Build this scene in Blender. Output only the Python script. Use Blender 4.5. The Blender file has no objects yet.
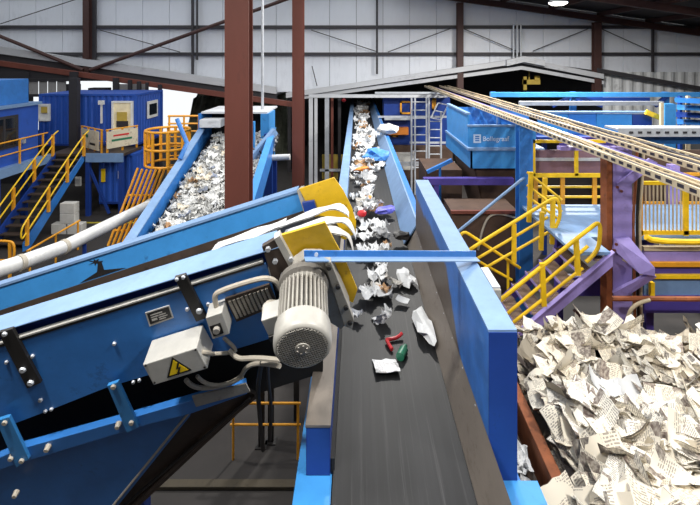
import bpy, bmesh, math, random
from mathutils import Vector, Matrix, noise
random.seed(7)
scene = bpy.context.scene
COL = scene.collection
R = math.radians

# ------------------------------------------------------------------ camera, sky, exposure
E, F, CX, CY = 7.1, 467.0, 357.0, 60.0       # eye height, focal length in pixels, principal point
cd = bpy.data.cameras.new('camera'); cam = bpy.data.objects.new('camera', cd); COL.objects.link(cam)
cam.location = (0, 0, E); cam.rotation_euler = (R(90), 0, 0)
cd.sensor_width = 36.0; cd.lens = 36.0 * F / 700.0
cd.shift_x = (350.0 - CX) / 700.0; cd.shift_y = -(252.5 - CY) / 700.0
cd.clip_start = 0.05; cd.clip_end = 300
scene.camera = cam
scene.view_settings.view_transform = 'Standard'
scene.view_settings.look = 'None'
scene.view_settings.gamma = 1.0
scene.view_settings.use_curve_mapping = False
scene.view_settings.exposure = 1.02
w = bpy.data.worlds.new('sky'); scene.world = w; w.use_nodes = True
w.node_tree.nodes['Background'].inputs['Color'].default_value = (0.93, 0.97, 1.0, 1)
w.node_tree.nodes['Background'].inputs['Strength'].default_value = 0.52

def at(px, py, Y):
    return Vector(((px - CX) * Y / F, Y, E - (py - CY) * Y / F))

# ------------------------------------------------------------------ materials
def lin(c):
    return tuple(((v / 255) / 12.92 if v / 255 <= 0.04045 else ((v / 255 + 0.055) / 1.055) ** 2.4) for v in c)
def mat(name, rgb, rough=0.5, metal=0.0, dirt=0.0, dirt_rgb=(60, 50, 42), scale=2.5, stretch=(1, 1, 1), bump=0.0, var=0.12, thresh=0.55, emit=0.0):
    m = bpy.data.materials.new(name); m.use_nodes = True
    nt = m.node_tree; N = nt.nodes; L = nt.links
    b = N['Principled BSDF']
    c = lin(rgb)
    b.inputs['Roughness'].default_value = rough; b.inputs['Metallic'].default_value = metal
    tc = N.new('ShaderNodeTexCoord'); mp = N.new('ShaderNodeMapping'); mp.inputs['Scale'].default_value = stretch
    L.new(tc.outputs['Object'], mp.inputs['Vector'])
    n1 = N.new('ShaderNodeTexNoise'); n1.inputs['Scale'].default_value = scale; n1.inputs['Detail'].default_value = 6; n1.inputs['Roughness'].default_value = 0.65
    L.new(mp.outputs['Vector'], n1.inputs['Vector'])
    mr = N.new('ShaderNodeMapRange'); mr.inputs[1].default_value = 0.3; mr.inputs[2].default_value = 0.7
    mr.inputs[3].default_value = 1 - var; mr.inputs[4].default_value = 1 + var
    L.new(n1.outputs['Fac'], mr.inputs[0])
    mul = N.new('ShaderNodeVectorMath'); mul.operation = 'SCALE'; mul.inputs[0].default_value = c
    L.new(mr.outputs[0], mul.inputs['Scale'])
    out = mul.outputs[0]
    if dirt > 0:
        n2 = N.new('ShaderNodeTexNoise'); n2.inputs['Scale'].default_value = scale * 2.3; n2.inputs['Detail'].default_value = 8; n2.inputs['Roughness'].default_value = 0.75
        L.new(mp.outputs['Vector'], n2.inputs['Vector'])
        m2 = N.new('ShaderNodeMapRange'); m2.inputs[1].default_value = thresh; m2.inputs[2].default_value = thresh + 0.12; m2.inputs[4].default_value = dirt
        L.new(n2.outputs['Fac'], m2.inputs[0])
        mx = N.new('ShaderNodeMix'); mx.data_type = 'RGBA'
        L.new(m2.outputs[0], mx.inputs['Factor']); L.new(out, mx.inputs['A']); mx.inputs['B'].default_value = (*lin(dirt_rgb), 1)
        out = mx.outputs['Result']
    L.new(out, b.inputs['Base Color'])
    if bump > 0:
        bp = N.new('ShaderNodeBump'); bp.inputs['Strength'].default_value = bump; bp.inputs['Distance'].default_value = 0.02
        L.new(n1.outputs['Fac'], bp.inputs['Height']); L.new(bp.outputs[0], b.inputs['Normal'])
    if emit > 0:
        b.inputs['Emission Color'].default_value = (*c, 1); b.inputs['Emission Strength'].default_value = emit
    return m

def worn_mat(name, paint_rgb, wear_rgb, zmid, zsoft, dirt_scale=2.0, rough=0.45, zslope=0.0, zoff=0.0, zcap=1.0):
    """paint rubbed off to bare brown metal below a ragged line at local height zmid"""
    m = mat(name, paint_rgb, rough=rough, var=0.28, scale=2.6, dirt=.35, dirt_rgb=(96, 146, 200), thresh=.56)
    nt = m.node_tree; N = nt.nodes; L = nt.links; b = N['Principled BSDF']
    src = b.inputs['Base Color'].links[0].from_socket
    tc = N.new('ShaderNodeTexCoord'); sx = N.new('ShaderNodeSeparateXYZ'); L.new(tc.outputs['Object'], sx.inputs[0])
    nz = N.new('ShaderNodeTexNoise'); nz.inputs['Scale'].default_value = dirt_scale; nz.inputs['Detail'].default_value = 8; nz.inputs['Roughness'].default_value = 0.75
    L.new(tc.outputs['Object'], nz.inputs['Vector'])
    ma = N.new('ShaderNodeMath'); ma.operation = 'MULTIPLY_ADD'; ma.inputs[1].default_value = zsoft * 3; ma.inputs[2].default_value = zmid - zsoft * 1.5
    L.new(nz.outputs['Fac'], ma.inputs[0])
    sl_ = N.new('ShaderNodeMath'); sl_.operation = 'ADD'; ln = N.new('ShaderNodeMath'); ln.operation = 'MULTIPLY_ADD'; ln.inputs[1].default_value = zslope; ln.inputs[2].default_value = zoff; L.new(sx.outputs['Y'], ln.inputs[0]); mn = N.new('ShaderNodeMath'); mn.operation = 'MINIMUM'; mn.inputs[1].default_value = zcap; L.new(ln.outputs[0], mn.inputs[0]); L.new(mn.outputs[0], sl_.inputs[1]); L.new(ma.outputs[0], sl_.inputs[0])
    su = N.new('ShaderNodeMath'); su.operation = 'SUBTRACT'; L.new(sl_.outputs[0], su.inputs[0]); L.new(sx.outputs['Z'], su.inputs[1])
    mr = N.new('ShaderNodeMapRange'); mr.inputs[1].default_value = -0.03; mr.inputs[2].default_value = 0.03; L.new(su.outputs[0], mr.inputs[0])
    n3 = N.new('ShaderNodeTexNoise'); n3.inputs['Scale'].default_value = 9; n3.inputs['Detail'].default_value = 8; L.new(tc.outputs['Object'], n3.inputs['Vector'])
    cr = N.new('ShaderNodeMix'); cr.data_type = 'RGBA'; cr.inputs['A'].default_value = (*[v * 0.6 for v in lin(wear_rgb)], 1); cr.inputs['B'].default_value = (*[v * 1.5 for v in lin(wear_rgb)], 1)
    L.new(n3.outputs['Fac'], cr.inputs['Factor'])
    mx = N.new('ShaderNodeMix'); mx.data_type = 'RGBA'
    L.new(mr.outputs[0], mx.inputs['Factor']); L.new(src, mx.inputs['A']); L.new(cr.outputs['Result'], mx.inputs['B'])
    L.new(mx.outputs['Result'], b.inputs['Base Color'])
    return m

def belt_mat(name, axis):
    """dark rubber with long grey streaks along the running direction"""
    st = (10, 0.16, 1) if axis == 'y' else (0.16, 10, 1)
    m = mat(name, (12, 12, 14), rough=0.55, scale=1.0, stretch=st, var=0.75, bump=0.1, dirt=0.6, dirt_rgb=(58, 57, 58), thresh=0.53)  # streaks put motion blur and its lit grey into the colour
    return m

def paper_mat(name, rgb, ink=0.6, tint=True):
    m = bpy.data.materials.new(name); m.use_nodes = True
    nt = m.node_tree; N = nt.nodes; L = nt.links; b = N['Principled BSDF']
    b.inputs['Roughness'].default_value = 0.75
    tc = N.new('ShaderNodeTexCoord'); oi = N.new('ShaderNodeObjectInfo')
    sx = N.new('ShaderNodeSeparateXYZ'); L.new(tc.outputs['UV'], sx.inputs[0])
    def math_(op, a, bb=None, c=None):
        n = N.new('ShaderNodeMath'); n.operation = op
        for i, v in enumerate((a, bb, c)):
            if v is None: continue
            if isinstance(v, (int, float)): n.inputs[i].default_value = v
            else: L.new(v, n.inputs[i])
        return n.outputs[0]
    row = math_('MULTIPLY', sx.outputs['Y'], 30.0)
    line = math_('LESS_THAN', math_('FRACT', row), 0.55)
    cx_ = math_('GREATER_THAN', math_('FRACT', math_('MULTIPLY', sx.outputs['X'], 3.0)), 0.12)
    cb = N.new('ShaderNodeCombineXYZ'); L.new(math_('MULTIPLY', sx.outputs['X'], 26.0), cb.inputs[0]); L.new(math_('FLOOR', row), cb.inputs[1])
    L.new(math_('MULTIPLY', oi.outputs['Random'], 57.0), cb.inputs[2])
    nz = N.new('ShaderNodeTexNoise'); nz.inputs['Scale'].default_value = 1.0; nz.inputs['Detail'].default_value = 0; L.new(cb.outputs[0], nz.inputs['Vector'])
    word = math_('GREATER_THAN', nz.outputs['Fac'], 0.43)
    text = math_('MULTIPLY', math_('MULTIPLY', line, cx_), math_('MULTIPLY', word, 0.5))
    cb2 = N.new('ShaderNodeCombineXYZ'); L.new(sx.outputs['X'], cb2.inputs[0]); L.new(sx.outputs['Y'], cb2.inputs[1]); L.new(math_('MULTIPLY', oi.outputs['Random'], 91.0), cb2.inputs[2])
    vo = N.new('ShaderNodeTexVoronoi'); vo.distance = 'CHEBYCHEV'; vo.inputs['Scale'].default_value = 2.6; L.new(cb2.outputs[0], vo.inputs['Vector'])
    sp = N.new('ShaderNodeSeparateColor'); L.new(vo.outputs['Color'], sp.inputs[0])
    istext = math_('LESS_THAN', sp.outputs[0], 0.55)
    ispic = math_('GREATER_THAN', sp.outputs[0], 0.82)
    n2 = N.new('ShaderNodeTexNoise'); n2.inputs['Scale'].default_value = 14; n2.inputs['Detail'].default_value = 4; L.new(cb2.outputs[0], n2.inputs['Vector'])
    pic = math_('MULTIPLY', ispic, math_('MULTIPLY', n2.outputs['Fac'], 1.25))
    amt = math_('MINIMUM', math_('MULTIPLY', math_('ADD', math_('MULTIPLY', text, istext), pic), ink * 1.6), 0.92)
    base = N.new('ShaderNodeMix'); base.data_type = 'RGBA'
    L.new(oi.outputs['Random'], base.inputs['Factor'])
    c = lin(rgb); base.inputs['A'].default_value = (*c, 1); base.inputs['B'].default_value = (c[0] * 0.92, c[1] * 0.86, c[2] * 0.76, 1) if tint else (*c, 1)
    inkc = N.new('ShaderNodeMix'); inkc.data_type = 'RGBA'; L.new(math_('MULTIPLY', sp.outputs[2], 0.5), inkc.inputs['Factor'])
    inkc.inputs['A'].default_value = (0.03, 0.03, 0.035, 1); inkc.inputs['B'].default_value = (0.22, 0.12, 0.09, 1)
    mx = N.new('ShaderNodeMix'); mx.data_type = 'RGBA'; L.new(amt, mx.inputs['Factor']); L.new(base.outputs['Result'], mx.inputs['A']); L.new(inkc.outputs['Result'], mx.inputs['B'])
    L.new(mx.outputs['Result'], b.inputs['Base Color'])
    return m

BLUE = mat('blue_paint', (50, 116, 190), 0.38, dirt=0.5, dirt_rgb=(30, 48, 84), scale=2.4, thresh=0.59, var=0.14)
BLUE_TOP = mat('lit_dusty_blue_paint', (112, 142, 180), 0.55, dirt=0.35, dirt_rgb=(92, 112, 140), scale=3, thresh=0.57)  # paler blue: dust and the light on upper faces put into the colour
BLUE_DK = mat('deep_shaded_blue_paint', (28, 58, 132), 0.4, dirt=0.35, dirt_rgb=(24, 30, 52), scale=2.5, thresh=0.58)  # deep blue, also for shaded faces of blue steel, shade put into the colour
BLUE_SKY = mat('bright_blue_paint', (58, 134, 198), 0.4, dirt=0.5, dirt_rgb=(34, 58, 96), scale=2.6, thresh=.58)
BLUE_CONT = mat('container_blue_paint', (38, 82, 172), 0.5, dirt=0.3, dirt_rgb=(36, 44, 80), scale=1.0)
PURPLE = mat('purple_lit_paint', (158, 142, 208), 0.45, dirt=0.3, dirt_rgb=(92, 72, 110), scale=2.5)  # the purple tinge of the light on this side, put into the paint colour
PURPLE_DK = mat('dim_purple_lit_paint', (74, 62, 140), 0.45, dirt=0.4, dirt_rgb=(40, 34, 60), scale=2.5)  # darker steel of that bay, the purple light put into it too
YELLOW = mat('yellow_paint', (240, 196, 32), 0.42, dirt=0.3, dirt_rgb=(150, 105, 25), scale=5, thresh=0.6)
YELLOW_OR = mat('amber_paint', (228, 158, 40), 0.45, dirt=0.4, dirt_rgb=(140, 84, 24), scale=4, thresh=0.56)
YELLOW_DIRT = mat('dirty_yellow_paint', (204, 164, 26), 0.48, dirt=0.7, dirt_rgb=(112, 78, 26), scale=3.2, thresh=0.57, var=0.2)
RUST = mat('red_oxide_paint', (114, 62, 50), 0.6, dirt=0.35, dirt_rgb=(62, 40, 36), scale=1.5, stretch=(1, 1, 0.25))
RUST_DK = mat('dark_oxide_paint', (72, 46, 42), 0.6, dirt=0.4, dirt_rgb=(42, 32, 32), scale=1.5)
RUST_WALL = mat('rusted_steel', (146, 82, 46), 0.7, dirt=0.6, dirt_rgb=(74, 42, 28), scale=4, bump=0.4, var=0.3)
BLACK = mat('black_steel', (30, 28, 27), 0.5, dirt=0.3, dirt_rgb=(60, 54, 50), scale=4)
DARK = mat('dark_shed_metal', (44, 42, 46), 0.7, dirt=0.3, dirt_rgb=(28, 26, 28), scale=0.8)
SOOT = mat('grimy_steel', (62, 50, 42), 0.6, dirt=0.6, dirt_rgb=(26, 22, 20), scale=3, bump=0.3, var=0.3)
GREY = mat('cast_grey', (152, 148, 140), 0.45, dirt=0.5, dirt_rgb=(104, 98, 90), scale=7, thresh=0.54)
GREY_BOX = mat('ivory_enamel', (180, 178, 172), 0.45, dirt=0.35, dirt_rgb=(132, 126, 116), scale=6, thresh=0.57)
GALV = mat('galvanised_steel', (186, 190, 196), 0.45, metal=0.35, dirt=0.35, dirt_rgb=(120, 120, 122), scale=3)
FLASH = mat('grey_flashing', (196, 198, 202), 0.5, dirt=0.45, dirt_rgb=(104, 104, 108), scale=0.6, stretch=(0.4, 1, 1))
CLAD = mat('white_cladding', (228, 232, 240), 0.4, dirt=0.18, dirt_rgb=(150, 154, 164), scale=0.35, stretch=(1, 1, 0.3), var=0.08)
GIRT = mat('girt_steel', (58, 56, 60), 0.6)
TAN = mat('cream_tray_steel', (196, 180, 150), 0.5, dirt=0.5, dirt_rgb=(128, 100, 72), scale=4)
CABLE_T = mat('tan_cable', (190, 170, 136), 0.6, scale=8, var=0.2)
CABLE_D = mat('dark_cable', (44, 40, 52), 0.55)
CONDUIT = mat('grey_conduit', (172, 164, 150), 0.5, dirt=0.4, dirt_rgb=(100, 90, 80), scale=9)
PIPEW = mat('pale_duct', (206, 206, 204), 0.5, dirt=0.4, dirt_rgb=(140, 136, 130), scale=1.6)
FLOOR = mat('stained_concrete', (46, 42, 40), 0.75, dirt=0.55, dirt_rgb=(34, 31, 30), scale=0.7, bump=0.2, var=0.25)
LINE = mat('floor_line_yellow', (176, 160, 40), 0.7, dirt=0.6, dirt_rgb=(80, 74, 50), scale=3, thresh=0.5)
BELT = belt_mat('running_rubber', 'y')
BELT_X = belt_mat('incline_rubber', 'x')
RUBBER = mat('black_rubber', (22, 21, 21), 0.7, var=0.3, scale=3)
GLASS = mat('dark_glass', (26, 32, 40), 0.08)
WHITE = mat('white_frame', (226, 226, 222), 0.5, dirt=0.2, dirt_rgb=(150, 146, 140), scale=3)
ROOM = mat('lit_room', (240, 226, 190), 0.6, var=0.3, scale=1.2)
BANNER = mat('printed_banner', (206, 196, 172), 0.6, dirt=0.75, dirt_rgb=(120, 96, 72), scale=1.8, thresh=0.55)
RED = mat('red_plastic', (200, 44, 50), 0.4)
GREEN = mat('green_plastic', (40, 112, 84), 0.4)
BLUEBAG = mat('blue_plastic', (70, 130, 200), 0.35, var=0.3, scale=6)
VIOLETBAG = mat('violet_plastic', (92, 92, 190), 0.35, var=0.3, scale=6)
ORANGE = mat('orange_plastic', (222, 132, 52), 0.45)
SIGNY = mat('sign_yellow', (246, 208, 20), 0.5, var=0.03)
INK = mat('sign_black', (16, 16, 16), 0.5)
PRINTW = mat('print_white', (196, 214, 236), 0.5, var=0.04)
PLATE = mat('nameplate_black', (34, 34, 36), 0.4)
PAPER = paper_mat('newsprint', (240, 236, 226), 0.75)
PAPER_D = paper_mat('dimmed_newsprint', (190, 180, 162), 0.9)  # buried sheets: heavier ink, plus the shade of the gaps put into the colour
LEAFLET = paper_mat('white_leaflet', (240, 240, 240), 0.5, tint=False)
SCRAP = mat('crumpled_paper', (208, 209, 210), 0.6, var=0.08, scale=6)
SCRAP_G = mat('grey_card', (188, 184, 178), 0.7, var=0.15, scale=6)
SCRAP_B = mat('brown_card', (168, 132, 96), 0.75, var=0.15, scale=6)
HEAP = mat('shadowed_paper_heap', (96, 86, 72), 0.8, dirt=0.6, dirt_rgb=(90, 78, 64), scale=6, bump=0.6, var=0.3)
RUBBLE = mat('outdoor_heap', (118, 122, 104), 0.85, dirt=0.7, dirt_rgb=(48, 50, 44), scale=1.6, bump=0.8, var=0.4)
GRATING = mat('tread_grating', (186, 160, 134), 0.6, dirt=0.5, dirt_rgb=(70, 56, 50), scale=30, thresh=0.5)
BROWN = mat('brown_bin_steel', (84, 64, 52), 0.65, dirt=0.5, dirt_rgb=(40, 30, 28), scale=1.5, var=0.25)
YBLOCK = mat('ochre_board', (186, 160, 70), 0.7, var=0.15)
BLOCKW = mat('concrete_block', (188, 186, 180), 0.8, var=0.12, scale=4)
WALL_WORN = worn_mat('scuffed_blue_wall', (44, 104, 182), (84, 74, 66), 0.0, 0.12, zslope=0.8, zoff=0.80, zcap=0.36)
STEEL_WORN = mat('rubbed_steel', (112, 104, 96), 0.5, metal=0.2, dirt=0.5, dirt_rgb=(70, 58, 48), scale=5, stretch=(1, 0.3, 1))
LAMP_ON = mat('lamp_glow', (255, 252, 240), 0.5, emit=14.0)

# ------------------------------------------------------------------ mesh builder
class MB:
    def __init__(s, M=None):
        s.v, s.f, s.mi = [], [], []; s.M = M
    def add(s, vs, fs, mi=0):
        o = len(s.v)
        for p in vs:
            p = Vector(p); s.v.append(s.M @ p if s.M is not None else p)
        for f in fs: s.f.append([i + o for i in f]); s.mi.append(mi)
        return s
    def box(s, x0, x1, y0, y1, z0, z1, mi=0):
        vs = [(x, y, z) for z in (z0, z1) for y in (y0, y1) for x in (x0, x1)]
        return s.add(vs, [(0, 2, 3, 1), (4, 5, 7, 6), (0, 1, 5, 4), (2, 6, 7, 3), (0, 4, 6, 2), (1, 3, 7, 5)], mi)
    def beam(s, p0, p1, w, h, up=(0, 0, 1), mi=0):
        p0, p1 = Vector(p0), Vector(p1); d = (p1 - p0).normalized()
        side = d.cross(Vector(up))
        if side.length < 1e-4: side = d.cross(Vector((1, 0, 0)))
        side.normalize(); u = side.cross(d)
        vs = []
        for p in (p0, p1):
            for a, b in ((-1, -1), (1, -1), (1, 1), (-1, 1)):
                vs.append(p + side * a * w / 2 + u * b * h / 2)
        return s.add(vs, [(0, 1, 2, 3), (7, 6, 5, 4), (0, 4, 5, 1), (1, 5, 6, 2), (2, 6, 7, 3), (3, 7, 4, 0)], mi)
    def cyl(s, p0, p1, r0, r1=None, n=12, mi=0):
        r1 = r0 if r1 is None else r1
        p0, p1 = Vector(p0), Vector(p1); d = (p1 - p0).normalized()
        a = d.orthogonal().normalized(); b = d.cross(a)
        vs = []
        for p, r in ((p0, r0), (p1, r1)):
            for i in range(n):
                t = 2 * math.pi * i / n; vs.append(p + (a * math.cos(t) + b * math.sin(t)) * r)
        fs = [(i, (i + 1) % n, n + (i + 1) % n, n + i) for i in range(n)]
        fs += [tuple(range(n - 1, -1, -1)), tuple(range(n, 2 * n))]
        return s.add(vs, fs, mi)
    def tube(s, path, r, n=8, mi=0, closed=False):
        P = [Vector(p) for p in path]; m = len(P); vs = []
        d0 = (P[1] - P[0]).normalized(); a = d0.orthogonal().normalized()
        for i, p in enumerate(P):
            if closed: d = (P[(i + 1) % m] - P[i - 1]).normalized()
            else: d = (P[min(i + 1, m - 1)] - P[max(i - 1, 0)]).normalized()
            a = (a - d * a.dot(d)).normalized(); b = d.cross(a)
            for k in range(n):
                t = 2 * math.pi * k / n; vs.append(p + (a * math.cos(t) + b * math.sin(t)) * r)
        fs = []
        for i in range(m if closed else m - 1):
            j = (i + 1) % m
            for k in range(n): fs.append((i * n + k, i * n + (k + 1) % n, j * n + (k + 1) % n, j * n + k))
        if not closed: fs += [tuple(range(n - 1, -1, -1)), tuple(range((m - 1) * n, m * n))]
        return s.add(vs, fs, mi)
    def prism(s, poly, z0, z1, mi=0):
        n = len(poly)
        vs = [(p[0], p[1], z0) for p in poly] + [(p[0], p[1], z1) for p in poly]
        fs = [tuple(range(n - 1, -1, -1)), tuple(range(n, 2 * n))] + [(i, (i + 1) % n, n + (i + 1) % n, n + i) for i in range(n)]
        return s.add(vs, fs, mi)
    def slab(s, pts, off, mi=0):
        """plate: polygon in space thickened by the vector off"""
        off = Vector(off); n = len(pts); P = [Vector(p) for p in pts]
        return s.add(P + [p + off for p in P], [tuple(range(n - 1, -1, -1)), tuple(range(n, 2 * n))] + [(i, (i + 1) % n, n + (i + 1) % n, n + i) for i in range(n)], mi)
    def lathe(s, prof, n=24, mi=0):
        """profile of (r, z) round the local z axis"""
        vs = []; m = len(prof)
        for r, z in prof:
            for k in range(n):
                t = 2 * math.pi * k / n; vs.append((r * math.cos(t), r * math.sin(t), z))
        fs = [(i * n + k, i * n + (k + 1) % n, (i + 1) * n + (k + 1) % n, (i + 1) * n + k) for i in range(m - 1) for k in range(n)]
        fs += [tuple(range(n - 1, -1, -1)), tuple(range((m - 1) * n, m * n))]
        return s.add(vs, fs, mi)
    def build(s, name, mats, parent=None, smooth=False, bevel=0.0, kind=None):
        if not isinstance(mats, (list, tuple)): mats = [mats]
        xs = [p.x for p in s.v]; ys = [p.y for p in s.v]; zs = [p.z for p in s.v]
        c = Vector(((min(xs) + max(xs)) / 2, (min(ys) + max(ys)) / 2, (min(zs) + max(zs)) / 2))
        me = bpy.data.meshes.new(name); me.from_pydata([p - c for p in s.v], [], s.f)
        for m in mats: me.materials.append(m)
        for p, i in zip(me.polygons, s.mi): p.material_index = i
        bm = bmesh.new(); bm.from_mesh(me); bmesh.ops.recalc_face_normals(bm, faces=bm.faces); bm.to_mesh(me); bm.free()
        if smooth:
            for p in me.polygons: p.use_smooth = True
            if hasattr(me, 'set_sharp_from_angle'): me.set_sharp_from_angle(angle=R(40))
        o = bpy.data.objects.new(name, me); COL.objects.link(o); o.location = c
        if parent is not None:
            o.parent = parent; o.matrix_parent_inverse = PINV[parent.name]
        PINV[o.name] = Matrix.Translation(-c)
        if bevel > 0:
            b = o.modifiers.new('edge', 'BEVEL'); b.width = bevel; b.segments = 2; b.limit_method = 'ANGLE'
        if kind: o['kind'] = kind
        return o
PINV = {}
def tag(o, label, cat, group=None, kind=None):
    o['label'] = label; o['category'] = cat
    if group: o['group'] = group
    if kind: o['kind'] = kind
    return o
def thing(name, label, cat, loc=(0, 0, 0), group=None):
    o = bpy.data.objects.new(name, None); COL.objects.link(o); o.location = loc; o.empty_display_size = 0.2
    PINV[o.name] = Matrix.Translation(-Vector(loc))
    return tag(o, label, cat, group)
def struct(o):
    o['kind'] = 'structure'; return o
def hsec(x0, x1, y0, y1, z0, z1, t=0.03, web_x=False):
    """upright H section: flanges facing the camera (web seen edge on), or turned"""
    m = MB()
    if web_x:
        m.box(x0, x0 + t, y0, y1, z0, z1); m.box(x1 - t, x1, y0, y1, z0, z1); ym = (y0 + y1) / 2; m.box(x0 + t, x1 - t, ym - t / 2, ym + t / 2, z0, z1)
    else:
        m.box(x0, x1, y0, y0 + t, z0, z1); m.box(x0, x1, y1 - t, y1, z0, z1); xm = (x0 + x1) / 2; m.box(xm - t / 2, xm + t / 2, y0 + t, y1 - t, z0, z1)
    return m
def arc(p0, p1, p2, n=6):
    p0, p1, p2 = Vector(p0), Vector(p1), Vector(p2)
    return [p0 * (1 - t) ** 2 + p1 * 2 * t * (1 - t) + p2 * t * t for t in [i / n for i in range(n + 1)]]
def smoothpath(P, n=5):
    """quadratic smoothing through the mid points of a polyline"""
    P = [Vector(p) for p in P]; out = [P[0]]
    for i in range(1, len(P) - 1):
        a = (P[i - 1] + P[i]) / 2 if i > 1 else P[0]; b = (P[i] + P[i + 1]) / 2 if i < len(P) - 2 else P[-1]
        out += arc(a, P[i], b, n)[1:]
    return out

def railing(name, label, cat, base, h=1.0, levels=(0.5,), n_posts=3, r=0.025, m=YELLOW, group=None, end_loop=False, post_w=None):
    """guard rail standing on a straight base line: a mesh for every post and every rail"""
    a, b = Vector(base[0]), Vector(base[1])
    t = thing(name, label, cat, a, group)
    for i in range(n_posts):
        f = i / (n_posts - 1) if n_posts > 1 else 0.5
        f = 0.04 + 0.92 * f
        p = a.lerp(b, f); mb = MB()
        if post_w: mb.box(p.x - post_w / 2, p.x + post_w / 2, p.y - post_w / 3, p.y + post_w / 3, p.z, p.z + h)
        else: mb.cyl(p, p + Vector((0, 0, h)), r, n=8)
        mb.build('post', m, t, smooth=not post_w)
    up = Vector((0, 0, 1))
    if end_loop:
        d = (b - a).normalized(); q = 0.12
        lo = levels[0] * h
        path = smoothpath([a + up * lo, a - d * q + up * (lo + q * 0.4), a - d * q + up * (h - q), a + up * h, b + up * h, b + d * q + up * (h - q), b + d * q + up * (lo + q * .4), b + up * lo], 4)
        MB().tube(path, r, 8).build('top_rail', m, t, smooth=True)
    else:
        MB().tube([a + up * h, b + up * h], r, 8).build('top_rail', m, t, smooth=True)
    for l in levels:
        MB().tube([a + up * h * l, b + up * h * l], r * 0.9, 8).build('mid_rail', m, t, smooth=True)
    return t

# ================================================================== THE SETTING
fl = struct(MB().box(-40, 40, -8, 46, -0.3, 0).build('floor', FLOOR))
for (a, b, wd) in (((-12.2, 20.3, 0), (-8.6, 20.3, 0), 0.16),):
    MB().box(a[0], b[0], a[1], a[1] + wd, 0.0, 0.006).build('floor_line', LINE, fl)

YW = 29.1                       # end wall
def wx(px, Y=YW): return (px - CX) * Y / F
def wz(py, Y=YW): return E - (py - CY) * Y / F
prof = [(-260, 18), (0, 52), (272, 92), (300, 92), (525, 61), (700, 84), (960, 118)]
def prof_y(px):
    for (a, ya), (b, yb) in zip(prof, prof[1:]):
        if a <= px <= b: return ya + (yb - ya) * (px - a) / (b - a)
    return prof[-1][1]
def roof_z(X):                  # underside of the hall roof above X
    return 10.83 - 0.143 * (X - 9.56)
XE = 25.0
bk = MB()
xs = [-XE] + [wx(p) for p, _ in prof if -XE < wx(p) < XE] + [XE]
bk.M = Matrix(((1, 0, 0, 0), (0, 0, 1, 0), (0, 1, 0, 0), (0, 0, 0, 1)))
poly = [(x, wz(prof_y(x * F / YW + CX))) for x in xs] + [(XE, roof_z(XE)), (-XE, roof_z(-XE))]
bk.prism(poly, YW + 0.10, YW + 0.16)
wall = struct(bk.build('wall_back', GIRT))
pw = 26.7 * YW / F
x = -XE
while x < XE - 0.1:
    x1 = min(x + pw, XE)
    def zt(q): return roof_z(q) - 0.02
    pz = [(x + .012, wz(prof_y(x * F / YW + CX))), (x1 - .012, wz(prof_y(x1 * F / YW + CX))), (x1 - .012, zt(x1)), (x + .012, zt(x))]
    p = MB(); p.M = Matrix(((1, 0, 0, 0), (0, 0, 1, 0), (0, 1, 0, 0), (0, 0, 0, 1)))
    p.prism(pz, YW, YW + 0.10); p.build('wall_panel', CLAD, wall)
    x = x1
for py, x0 in ((27, -XE), (54, wx(45)), (-6, -XE)):
    z = wz(py, 28.9); MB().box(x0, XE if py > 0 else 12.0, 28.84, 29.09, z - .10, z + .10).build('girt', GIRT, wall)

# hall roof: right-hand slope with purlins running towards the camera
rf = MB(); Y0r, Y1r = 17.0, 29.3
rf.slab([(2.0, Y0r, roof_z(2.0) + .02), (XE, Y0r, roof_z(XE) + .02), (XE, Y1r, roof_z(XE) + .02), (2.0, Y1r, roof_z(2.0) + .02)], (0, 0, 0.12))
roof = struct(rf.build('ceiling', DARK))
for X in (6.0, 9.0, 12.0, 15.0, 18.0, 21.0, 24.0):
    z = roof_z(X); MB().box(X - .09, X + .09, Y0r, Y1r - .25, z - .26, z).build('purlin', RUST_DK, roof)
for Y in (28.55, 22.5):
    MB().beam((2.0, Y, roof_z(2.0) - .45), (XE, Y, roof_z(XE) - .45), .22, .36).build('rafter', RUST_DK, roof)
struct(MB().box(-XE - .2, -XE, -2, 29.3, 0, 12).build('wall_left', DARK))
struct(MB().box(-XE, XE, -4.4, -4.2, 0, 13).build('wall_front', DARK))
struct(MB().box(XE, XE + .2, -2, 29.3, 0, 8.6).build('wall_right', DARK))

# low roofs of the bays beyond the end wall
def strip(name, pts, thick, Y0, Y1, m, dy=0):
    """beam that follows a line in the plane of the end wall"""
    for (a, b) in zip(pts, pts[1:]):
        pa, pb = at(a[0], a[1], Y0), at(b[0], b[1], Y0); t = thick * Y0 / F
        o = MB().slab([pa, pb, pb - Vector((0, 0, t)), pa - Vector((0, 0, t))], (0, Y1 - Y0, 0))
        struct(o.build(name, m))
strip('trim_1', [(-60, 38), (276, 87)], 7, 28.3, 28.75, FLASH)
strip('trim_2', [(-60, 45.5), (276, 94)], 7, 28.5, 29.0, GIRT)
strip('trim_3', [(-60, 52.5), (292, 102)], 5, 27.6, 28.0, RUST)
strip('trim_4', [(286, 93), (522, 58), (604, 74)], 5, 28.2, 28.6, FLASH)
strip('trim_5', [(300, 96), (522, 66), (604, 81)], 3.5, 28.4, 28.8, FLASH)
strip('trim_6', [(300, 94), (522, 61), (604, 74)], 6, 28.65, 29.0, GIRT)
strip('trim_7', [(507, 60), (524, 56), (545, 60)], 6, 27.9, 28.2, FLASH)
strip('trim_8', [(598, 68), (760, 97)], 4, 28.2, 28.5, GIRT)
rr = MB()
for (a, b) in (((-300, 30), (276, 96)), ((296, 99), (522, 66)), ((522, 66), (800, 110))):
    pa, pb = at(a[0], a[1], 29.0), at(b[0], b[1], 29.0)
    rr.slab([pa, pb, pb + Vector((0, 17, 0)), pa + Vector((0, 17, 0))], (0, 0, .12))
struct(rr.build('ceiling_2', DARK))
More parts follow.
